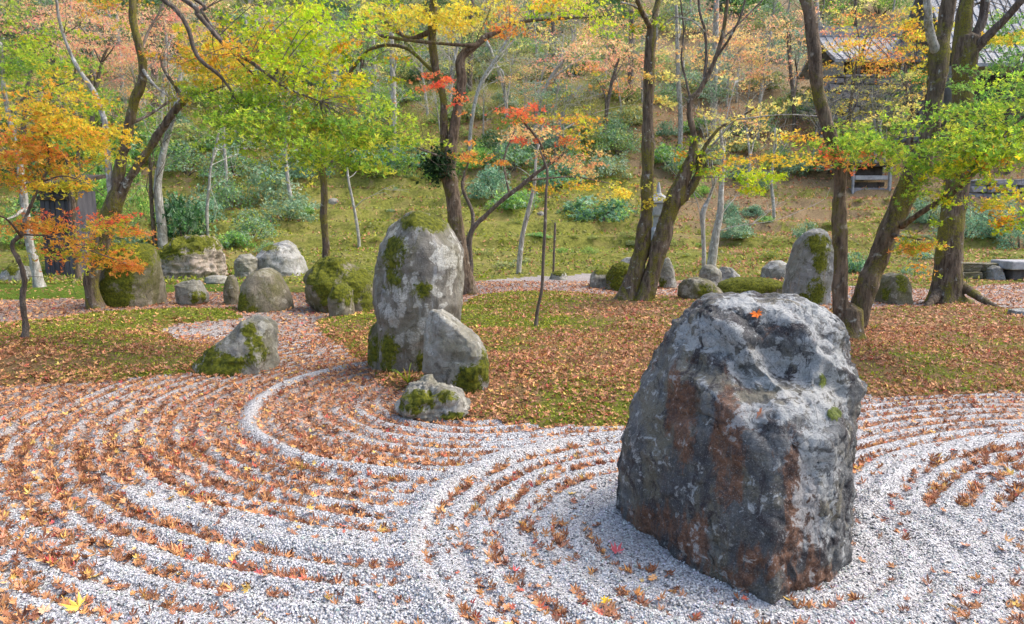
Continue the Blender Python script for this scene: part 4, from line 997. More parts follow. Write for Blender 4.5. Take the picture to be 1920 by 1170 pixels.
    t.limb_px([(838, 312, 22), (833, 270, 18), (832, 230, 17), (832, 190, 15), (822, 150, 15), (814, 110, 17), (810, 70, 18), (812, 20, 17), (815, -60, 14)], d, M_BARK, n=12)
    t.limb_px([(846, 290, 24), (850, 250, 21), (856, 215, 20), (862, 180, 19), (866, 150, 20), (862, 118, 19), (872, 98, 15), (895, 84, 12)], d, n=12)
    t.limb_px([(866, 108, 14), (890, 88, 12, .2), (910, 70, 13, .3), (935, 58, 10, .4), (960, 45, 8, .5), (1000, 38, 7, .6), (1060, 34, 6, .8), (1110, 32, 4, 1.)], d, M_BARKD, n=9)
    t.limb_px([(898, 85, 9), (858, 84, 7, -.2), (812, 80, 7, -.4), (770, 76, 7, -.5), (735, 70, 7, -.6), (700, 62, 6, -.7), (660, 40, 4, -.8)], d, M_BARK, n=9)
    t.limb_px([(806, 60, 12), (770, 72, 10, .3), (740, 55, 10, .5), (715, 30, 10, .6), (725, 0, 9, .7), (735, -50, 7, .8)], d, M_BARK, n=9)
    t.limb_px([(818, 140, 8), (760, 90, 7, .5), (700, 90, 7, .9), (660, 130, 8, 1.2), (640, 170, 7, 1.3)], d, M_BARK, n=9)
    t.limb_px([(840, 300, 8), (815, 290, 6, -.3), (790, 280, 4, -.5), (765, 268, 3, -.7)], d, M_BARKD, n=7)
    t.side_twigs(6, .9); t.thick = .85; t.loose = np.array([1.35, 1.3, 1.4])
    ep = MB(); rg = np.random.default_rng(77); c = P(822, 312, d - .1); n = 900
    q = rg.normal(size=(n, 3)) * np.array([.15, .14, .15]); V, F, k = scatter_leaves(c + q, rg.uniform(.05, .11, n), frames(n, rg, .2), LEAF1)
    ep.add(V, F, np.repeat(pal('dark', n, rg, .5), k, 0)); e = ep.build('epiphyte_clump', M_SHRUB, t.root, t.base, smooth=False, kind='stuff')
    t.spray_px(740, 20, 70, 26, d, 800, 'yellow', .07); t.spray_px(830, 26, 75, 26, d - .3, 900, 'yellow', .07); t.spray_px(890, 10, 80, 22, d, 700, 'yellow', .07)
    t.spray_px(960, 30, 60, 30, d, 450, 'orange', .068); t.spray_px(900, 50, 60, 30, d + .6, 300, 'paleyellow', .068)
    t.spray_px(700, 130, 60, 55, d + .8, 600, 'limemix', .07); t.spray_px(760, 45, 60, 40, d + .5, 500, 'limemix', .07)
    t.spray_px(828, 160, 40, 14, d - .8, 240, 'red', .068, ydepth=.5); t.spray_px(862, 186, 22, 14, d - .8, 90, 'red', .068, ydepth=.4)
    t.spray_px(760, 290, 40, 18, d - .8, 220, 'green', .068); t.spray_px(880, 292, 30, 14, d - .4, 140, 'orangegreen', .066)
    t.spray_px(1090, 16, 80, 24, d + .6, 750, 'lime', .07); t.spray_px(1010, 10, 60, 20, d, 300, 'yelloworange', .07)
    t.done()
    # arching small maple with red sprays
    b = gp(884, 540); d = b[1] + .3; b = np.array([b[0], d, Hs(b[0], d)])
    t = Tree('maple_tree', b, 'small dark-limbed maple arching right with red and orange sprays behind the standing stone', 'tree', None, 108); t.mat = M_BARKD
    t.limb_px([(882, 552, 14), (882, 500, 13), (880, 450, 12), (890, 425, 11), (915, 400, 10), (945, 372, 10), (975, 350, 9), (1005, 325, 8), (1030, 308, 7), (1055, 290, 5)], d, name='trunk', n=10)
    t.limb_px([(884, 440, 9), (886, 400, 8, .2), (868, 355, 7, .3), (870, 330, 6, .4), (880, 300, 4, .4)], d, n=8)
    t.limb_px([(990, 338, 6), (1030, 334, 4, .4), (1080, 332, 3, .6), (1150, 345, 2, .8)], d, n=7)
    t.limb_px([(1022, 312, 6), (1018, 280, 5, -.1), (1000, 250, 5, -.2), (975, 222, 4, -.3)], d, n=7)
    t.limb_px([(955, 364, 5), (945, 300, 4, .3), (965, 245, 3, .5)], d, n=6)
    t.side_twigs(4, .6, r0=.005)
    t.spray_px(985, 208, 90, 11, d - .4, 260, 'red', .068, ydepth=.6); t.spray_px(1000, 225, 100, 22, d, 260, 'peach', .066); t.spray_px(1050, 225, 60, 16, d - .3, 260, 'orangegreen', .068)
    t.spray_px(985, 262, 28, 7, d - .3, 80, 'red', .066); t.spray_px(1060, 262, 24, 8, d - .3, 60, 'red', .066)
    t.spray_px(1080, 250, 60, 40, d + .3, 330, 'orangegreen', .066); t.spray_px(1090, 350, 100, 9, d, 420, 'yelloworange', .066, ydepth=.5)
    t.spray_px(1170, 365, 45, 16, d, 260, 'yellow', .066); t.spray_px(1060, 290, 80, 16, d + .4, 260, 'peach', .066)
    t.spray_px(900, 290, 50, 14, d, 160, 'orange', .066); t.spray_px(1130, 310, 60, 14, d + .3, 200, 'peach', .066)
    t.done()
    # thin saplings and stake
    b = gp(1005, 612); d = b[1]
    t = Tree('sapling', b, 'thin bare sapling standing in the moss right of the standing stone', 'tree', None, 109); t.mat = M_BARKD
    t.limb_px([(1004, 618, 8), (1008, 580, 7), (1016, 540, 7), (1019, 480, 7), (1022, 420, 6.5), (1024, 360, 6), (1026, 320, 5), (1012, 280, 3)], d, name='trunk', n=8, flare=.2); t.side_twigs(4, .4, r0=.003, lo=.6); t.done()
    b = gp(1037, 521); d = b[1]
    t = Tree('sapling', b, 'short dark stick-like sapling on the far gravel bank', 'tree', None, 110); t.mat = M_BARKD
    t.limb_px([(1037, 524, 5), (1039, 470, 5), (1041, 418, 5)], d, name='trunk', n=8); t.side_twigs(2, .3, r0=.004); t.done()
    # twin maples right of centre
    b = gp(1180, 562); d = b[1]
    t = Tree('maple_tree', b, 'left of the twin mossy trunks right of centre, rising straight', 'tree', None, 111); t.mat = M_BARK
    t.limb_px([(1170, 572, 44), (1182, 545, 38), (1196, 500, 36), (1206, 450, 32), (1212, 400, 27), (1214, 330, 26), (1215, 260, 24), (1215, 200, 23), (1217, 150, 22), (1220, 90, 23), (1222, 40, 20)], d, name='trunk', n=16, flare=.28)
    t.limb_px([(1222, 55, 13), (1208, 30, 11, -.2), (1195, 0, 10, -.4), (1180, -60, 8, -.6)], d, n=9); t.limb_px([(1221, 60, 14), (1230, 20, 13, .1), (1240, -30, 11, .2), (1250, -90, 9, .3)], d, n=9)
    t.limb_px([(1214, 30, 6), (1190, 12, 5, -.3), (1165, 4, 4, -.6)], d, M_BARKP, n=7)
    t.side_twigs(3, .8, r0=.005)
    t.spray_px(1230, 150, 50, 40, d, 160, 'paleyellow', .066); t.spray_px(1210, 20, 40, 30, d, 120, 'limemix', .066); t.spray_px(1215, 370, 30, 14, d - .2, 70, 'yellow', .06)
    t.done()
    b = gp(1212, 560); d = b[1] - .15
    t = Tree('maple_tree', b, 'right of the twin mossy trunks right of centre, leaning right and forking into slim rods', 'tree', None, 112); t.mat = M_BARK
    t.limb_px([(1202, 572, 38), (1212, 545, 34), (1226, 500, 36), (1240, 450, 38), (1252, 410, 38), (1266, 370, 36), (1278, 340, 32), (1290, 310, 26), (1300, 285, 20), (1302, 260, 17)], d, name='trunk', n=16, flare=.25)
    t.limb_px([(1272, 380, 22), (1295, 355, 18), (1310, 325, 17), (1312, 300, 14), (1325, 270, 8), (1350, 240, 6), (1378, 225, 5), (1420, 200, 3)], d, n=10)
    t.limb_px([(1302, 290, 16), (1300, 250, 12), (1293, 215, 13), (1296, 188, 13), (1310, 172, 12), (1328, 140, 10), (1345, 100, 8.5), (1358, 50, 8), (1364, 0, 7), (1368, -60, 6)], d, M_BARKR, n=10)
    t.limb_px([(1320, 155, 8), (1324, 110, 6.5, .1), (1322, 60, 6, .2), (1312, 20, 5.5, .2), (1308, -40, 5, .2)], d, M_BARKD, n=8)
    t.limb_px([(1296, 190, 6), (1286, 150, 5, .3), (1278, 110, 4.5, .4), (1282, 60, 4, .5), (1276, 0, 3, .5)], d, M_BARKD, n=8)
    t.limb_px([(1345, 105, 6), (1372, 65, 5, -.2), (1392, 20, 4, -.3), (1402, -40, 3, -.4)], d, M_BARKD, n=8); t.limb_px([(1352, 75, 5), (1390, 40, 4, .2), (1430, 0, 3, .4)], d, M_BARKD, n=7)
    t.limb_px([(1322, 60, 4), (1300, 40, 3, .2), (1268, 32, 3, .4), (1245, 45, 2, .6)], d, M_BARKP, n=7)
    t.limb_px([(1318, 292, 6), (1345, 262, 5, -.2), (1375, 228, 4, -.4), (1400, 222, 3, -.5), (1470, 215, 2.5, -.6), (1540, 218, 2, -.6)], d, M_BARKP, n=7)
    t.side_twigs(4, .9, r0=.005)
    t.spray_px(1290, 290, 45, 40, d, 220, 'limemix', .062); t.spray_px(1420, 290, 110, 18, d - .4, 340, 'yelloworange', .066, ydepth=.7); t.spray_px(1500, 252, 60, 10, d - .4, 130, 'yelloworange', .066)
    t.spray_px(1420, 325, 50, 28, d, 380, 'lime', .066); t.spray_px(1330, 80, 90, 60, d + .6, 240, 'peach', .064); t.spray_px(1390, 220, 80, 20, d, 200, 'paleyellow', .064)
    t.done()
    # right V-shaped maple
    b = gp(1594, 634); d = b[1]
    t = Tree('maple_tree', b, 'V-shaped maple behind the big boulder with one slim and one thick mossy stem', 'tree', None, 113); t.mat = M_BARK
    t.limb_px([(1592, 645, 66), (1592, 622, 56), (1594, 600, 50), (1596, 580, 46)], d, name='trunk', n=18, flare=.25)
    t.limb_px([(1582, 615, 34), (1577, 580, 31), (1576, 530, 32), (1577, 480, 31), (1574, 430, 30), (1574, 380, 27), (1575, 330, 26), (1567, 290, 26), (1556, 250, 26), (1541, 200, 25), (1533, 160, 25), (1527, 110, 27), (1521, 50, 27), (1512, 0, 27), (1500, -70, 24)], d, M_BARKR, n=14)
    t.limb_px([(1604, 610, 40), (1615, 570, 42), (1630, 525, 43), (1648, 480, 43), (1668, 430, 44), (1692, 375, 45), (1715, 325, 44), (1735, 285, 42), (1746, 240, 38), (1752, 190, 36), (1758, 140, 38), (1762, 95, 40), (1770, 60, 28), (1778, 0, 26), (1785, -70, 22)], d + .1, n=16)
    t.limb_px([(1758, 105, 22), (1746, 70, 18, -.1), (1740, 30, 16, -.2), (1738, -40, 13, -.3)], d + .1, M_BARKP, n=10)
    t.limb_px([(1690, 425, 14), (1722, 402, 12, -.3), (1760, 378, 12, -.5), (1795, 355, 11, -.7), (1822, 325, 10, -.9), (1835, 295, 8, -1.), (1860, 270, 6, -1.1), (1895, 240, 5, -1.2), (1935, 205, 4, -1.3)], d, M_BARKR, n=9)
    t.limb_px([(1672, 440, 8), (1700, 445, 5, -.3), (1730, 450, 3, -.5)], d, M_BARKD, n=7)
    t.side_twigs(3, .5, r0=.005); t.thick = .85; t.loose = np.array([1.3, 1.2, 1.35])
    t.spray_px(1640, 272, 105, 22, d - .6, 1300, 'green', .054, droop=.2); t.spray_px(1790, 270, 110, 45, d - 1., 1700, 'green', .054, droop=.28); t.spray_px(1880, 200, 90, 60, d - .8, 1500, 'green', .054, droop=.28)
    t.spray_px(1860, 290, 90, 40, d - 1.2, 1100, 'limemix', .054, droop=.28); t.spray_px(1600, 298, 45, 7, d - .5, 150, 'orange', .054); t.spray_px(1556, 302, 14, 9, d - .5, 50, 'red', .054, ydepth=.3)
    t.spray_px(1715, 455, 35, 30, d - .4, 420, 'orangegreen', .052); t.spray_px(1740, 310, 45, 26, d - .7, 400, 'green', .054); t.spray_px(1890, 380, 40, 30, d - .9, 240, 'yelloworange', .052)
    t.spray_px(1895, 420, 36, 26, d - .9, 240, 'limemix', .052); t.spray_px(1760, 370, 40, 30, d - .6, 200, 'limemix', .052); t.spray_px(1712, 345, 16, 30, d - .6, 150, 'green', .052)
    t.done()
    # rightmost big maple
    b = gp(1778, 570); d = b[1]
    t = Tree('maple_tree', b, 'thick straight maple trunk at the right with mossy spreading roots', 'tree', None, 114); t.mat = M_BARK
    t.limb_px([(1776, 582, 72), (1774, 555, 62), (1775, 520, 56), (1778, 470, 52), (1782, 420, 50), (1788, 370, 50), (1794, 320, 48), (1798, 270, 42), (1801, 220, 40), (1805, 160, 42), (1808, 110, 46), (1812, 70, 48)], d, M_BARK, name='trunk', n=20, flare=.35)
    t.limb_px([(1806, 85, 34), (1808, 40, 32), (1812, 0, 30), (1816, -60, 26)], d, n=12); t.limb_px([(1816, 90, 22), (1838, 50, 20), (1846, 15, 19), (1850, -40, 16)], d, M_BARKD, n=10)
    t.limb_px([(1815, 105, 22), (1845, 75, 19, -.2), (1878, 42, 16, -.4), (1905, 12, 15, -.6), (1940, -25, 13, -.8)], d, M_BARKD, n=10)
    t.limb_px([(1800, 535, 22), (1822, 548, 20, -.3), (1850, 566, 14, -.7), (1878, 580, 8, -1.)], d, name='root', n=9); t.limb_px([(1762, 545, 24), (1748, 565, 18, -.3), (1735, 578, 10, -.5)], d, name='root', n=9)
    t.side_twigs(3, .8)
    t.spray_px(1890, 150, 80, 70, d + .3, 900, 'mid', .07); t.spray_px(1850, 75, 60, 20, d, 240, 'yelloworange', .066); t.spray_px(1885, 70, 60, 50, d + 2.5, 900, 'mid', .075); t.spray_px(1730, 60, 40, 50, d + 2.5, 360, 'yelloworange', .07); t.spray_px(1800, 200, 50, 60, d - .6, 300, 'mid', .066); t.spray_px(1690, 190, 60, 60, d + .5, 260, 'paleyellow', .066)
    t.done()
garden_trees()

# ------------------------------------------------------------------ hillside planting
ORD = ['first', 'second', 'third', 'fourth', 'fifth', 'sixth', 'seventh', 'eighth', 'ninth', 'tenth', 'eleventh', 'twelfth', 'thirteenth', 'fourteenth', 'fifteenth', 'sixteenth', 'seventeenth', 'eighteenth', 'nineteenth', 'twentieth']
TENS = ['', '', 'twenty', 'thirty', 'forty', 'fifty', 'sixty', 'seventy', 'eighty', 'ninety']
def ordinal(k):
    if k <= 20: return ORD[k - 1]
    if k % 10 == 0: return TENS[k // 10][:-1] + 'ieth'
    return TENS[k // 10] + '-' + ORD[k % 10 - 1]
def rank_labels(items, fmt):
    """items: (object, word); labelled by look and place counted from the left within the same look"""
    by = {}
    for o, w in items: by.setdefault(w, []).append(o)
    for w, os_ in by.items():
        os_.sort(key=lambda o: proj(np.array(o.location))[0])
        for k, o in enumerate(os_): o['label'] = fmt.format(w=w, k=ordinal(k + 1))

def shrub_proto(palette, seed, n=1700, leaf=.085, gain=1.35, tm=LEAF3):
    rg = np.random.default_rng(seed); b = MB()
    lob = rg.normal(size=(26, 3)); lob[:, 2] = np.abs(lob[:, 2]); lob /= np.linalg.norm(lob, axis=1)[:, None]
    lob = lob * rg.uniform(.45, .85, (26, 1)) * np.array([1, 1, .9])
    k = rg.integers(0, 26, n); lr = rg.uniform(.2, .42, 26)
    q = rg.normal(size=(n, 3)); q /= np.linalg.norm(q, axis=1)[:, None]; q *= (rg.random((n, 1)) ** .35)
    p = lob[k] + q * lr[k][:, None] * np.array([1, 1, .75]); p[:, 2] = np.abs(p[:, 2]) * .95 + .03
    V, F, kk = scatter_leaves(p, leaf * rg.uniform(.6, 1.3, n), frames(n, rg, .35), tm)
    cc = pal(palette, n, rg, gain, k); other = rg.choice(['mid', 'olive', 'sage']); mixin = rg.random(n) < .25; cc[mixin] = pal(other, int(mixin.sum()), rg, gain)
    b.add(V, F, np.repeat(cc, kk, 0))
    st = MB()
    for a in range(9):
        e = lob[a] * .8; V, F = tube(catmull([[rg.normal() * .06, rg.normal() * .06, -.12], e * np.array([.5, .5, .4]), e], 7), np.linspace(.022, .006, 7), 5, False); st.add(V, F)
    f = b.build('foliage', M_SHRUB, None, smooth=False); s = st.build('stems', M_BARKD, None)
    COL.objects.unlink(f); COL.objects.unlink(s); return f.data, s.data
SH = {p: [shrub_proto(p, 300 + 7 * i + k, 1500 + 250 * k, (.10, .075, .06)[k]) for k in range(3)] for i, p in enumerate(('sage', 'bluegreen', 'mid', 'dark', 'olive'))}
SH['moss'] = [shrub_proto('mossy', 390 + k, 1500, .07, 1.1, LEAF1) for k in range(2)]
SHRUBS = []
def shrub(p, r, hgt, palette, rg, word):
    e = empty('shrub', (float(p[0]), float(p[1]), float(p[2]) - .05)); e.rotation_euler = (0, 0, rg.uniform(0, 6.28)); e.scale = (r, r * rg.uniform(.85, 1.1), hgt)
    f, s = SH[palette][rg.integers(0, len(SH[palette]))]
    o = obj('foliage', f, M_SHRUB, e); o['kind'] = 'stuff'
    o = obj('stems', s, M_BARKD, e); o['kind'] = 'stuff'
    tag(e, None, 'shrub', 'shrubs on the hillside'); SHRUBS.append((e, word))
def hillside_shrubs():
    rg = np.random.default_rng(12)
    def at(px, py, rx, ry, palette, word):
        p = G(px, py); sc = p[1] / FPX; shrub((p[0], p[1] + rx * sc * .5, Hs(p[0], p[1] + rx * sc * .5)), rx * sc * 1.05, 2 * ry * sc * .95, palette, rg, word)
    W = {'sage': 'sage green', 'bluegreen': 'blue-green', 'mid': 'mid green', 'dark': 'dark evergreen', 'olive': 'olive brown'}
    for a in [(1125, 420, 66, 34, 'bluegreen'), (1075, 412, 26, 15, 'bluegreen'), (1420, 412, 26, 14, 'bluegreen'), (1385, 452, 40, 26, 'sage'), (1370, 428, 26, 26, 'bluegreen'), (1515, 452, 26, 20, 'sage'),
              (1830, 462, 66, 40, 'bluegreen'), (1885, 448, 60, 44, 'bluegreen'), (1790, 430, 40, 30, 'sage'), (1930, 470, 50, 40, 'bluegreen'), (1735, 420, 40, 30, 'sage'), (1720, 518, 30, 20, 'bluegreen'), (1815, 522, 34, 22, 'mid'), (1840, 518, 26, 14, 'olive'),
              (1600, 512, 30, 26, 'bluegreen'), (1640, 505, 26, 22, 'sage'), (1690, 470, 40, 24, 'sage'), (1560, 352, 60, 24, 'sage'), (1490, 350, 36, 26, 'sage'), (1460, 330, 40, 24, 'mid'), (1440, 372, 26, 22, 'sage'),
              (330, 460, 56, 56, 'dark'), (370, 430, 46, 40, 'bluegreen'), (250, 430, 50, 50, 'mid'), (470, 452, 60, 34, 'sage'), (530, 430, 60, 34, 'sage'), (430, 470, 40, 26, 'mid'), (420, 400, 66, 46, 'sage'), (500, 390, 60, 40, 'sage'),
              (340, 350, 60, 36, 'sage'), (430, 340, 70, 40, 'sage'), (520, 345, 60, 36, 'sage'), (580, 350, 50, 34, 'bluegreen'), (690, 340, 60, 34, 'bluegreen'), (750, 320, 50, 34, 'bluegreen'), (640, 320, 50, 30, 'sage'), (740, 345, 40, 24, 'dark'),
              (960, 400, 60, 30, 'mid'), (920, 380, 50, 40, 'bluegreen'), (960, 345, 70, 40, 'sage'), (1040, 355, 60, 30, 'bluegreen'), (1060, 340, 60, 40, 'sage'), (1140, 350, 60, 34, 'sage'), (1010, 310, 70, 34, 'sage'), (900, 320, 50, 34, 'mid'), (1160, 310, 60, 34, 'sage'),
              (1270, 350, 40, 30, 'sage'), (1250, 325, 50, 30, 'mid'), (1330, 330, 46, 30, 'sage'), (1390, 340, 40, 26, 'sage'), (1320, 372, 30, 20, 'mid'),
              (20, 470, 60, 50, 'mid'), (70, 420, 70, 50, 'dark'), (150, 410, 70, 60, 'mid'), (200, 360, 60, 50, 'mid'), (20, 360, 80, 60, 'dark'), (110, 320, 80, 50, 'mid'), (240, 330, 60, 46, 'mid'), (170, 470, 40, 34, 'mid'), (230, 470, 40, 26, 'sage'),
              (280, 300, 60, 40, 'mid'), (60, 270, 80, 40, 'dark'), (180, 260, 70, 40, 'mid'), (360, 290, 60, 34, 'olive'), (450, 285, 60, 30, 'sage'), (820, 345, 40, 24, 'mid'), (560, 412, 34, 18, 'mid'), (500, 480, 34, 16, 'sage'), (560, 398, 40, 20, 'sage'),
              (780, 520, 24, 10, 'mid'), (1180, 455, 20, 10, 'olive'), (1010, 455, 26, 8, 'mid'), (1105, 478, 22, 9, 'mid')]:
        at(*a, W[a[4]])
    for k in range(120):
        px = rg.uniform(-40, 1960); py = 345 + 165 * rg.random() ** 1.1; rr = rg.uniform(9, 24) * (.6 + .8 * (py - 330) / 190)
        if px < 460 and py > 470: continue
        pl = rg.choice(['olive', 'mid', 'sage', 'bluegreen', 'moss'], p=[.25, .15, .12, .08, .4]); at(px, py, rr, rr * rg.uniform(.22, .5), pl, {'moss': 'low mossy'}.get(pl) or 'small ' + W[pl])
    # fill the upper slope
    for row, (py0, n, r0) in enumerate([(282, 22, 46), (245, 24, 46), (205, 26, 46), (165, 26, 48), (125, 26, 50), (80, 26, 54), (35, 24, 56)]):
        for k in range(n):
            px = -120 + (k + rg.random()) * 2160 / n; py = py0 + rg.normal() * 12
            pl = rg.choice(['sage', 'olive', 'mid', 'dark', 'bluegreen'], p=[.26, .40, .14, .14, .06] if row > 1 else [.4, .28, .12, .06, .14])
            if 1530 < px < 1740 and 110 < py < 260: continue
            rr = r0 * rg.uniform(.6, 1.15); at(px, py, rr, rr * rg.uniform(.5, .75), pl, W[pl])
hillside_shrubs()
rank_labels(SHRUBS, '{w} shrub growing on the hillside, {k} {w} one from the left')

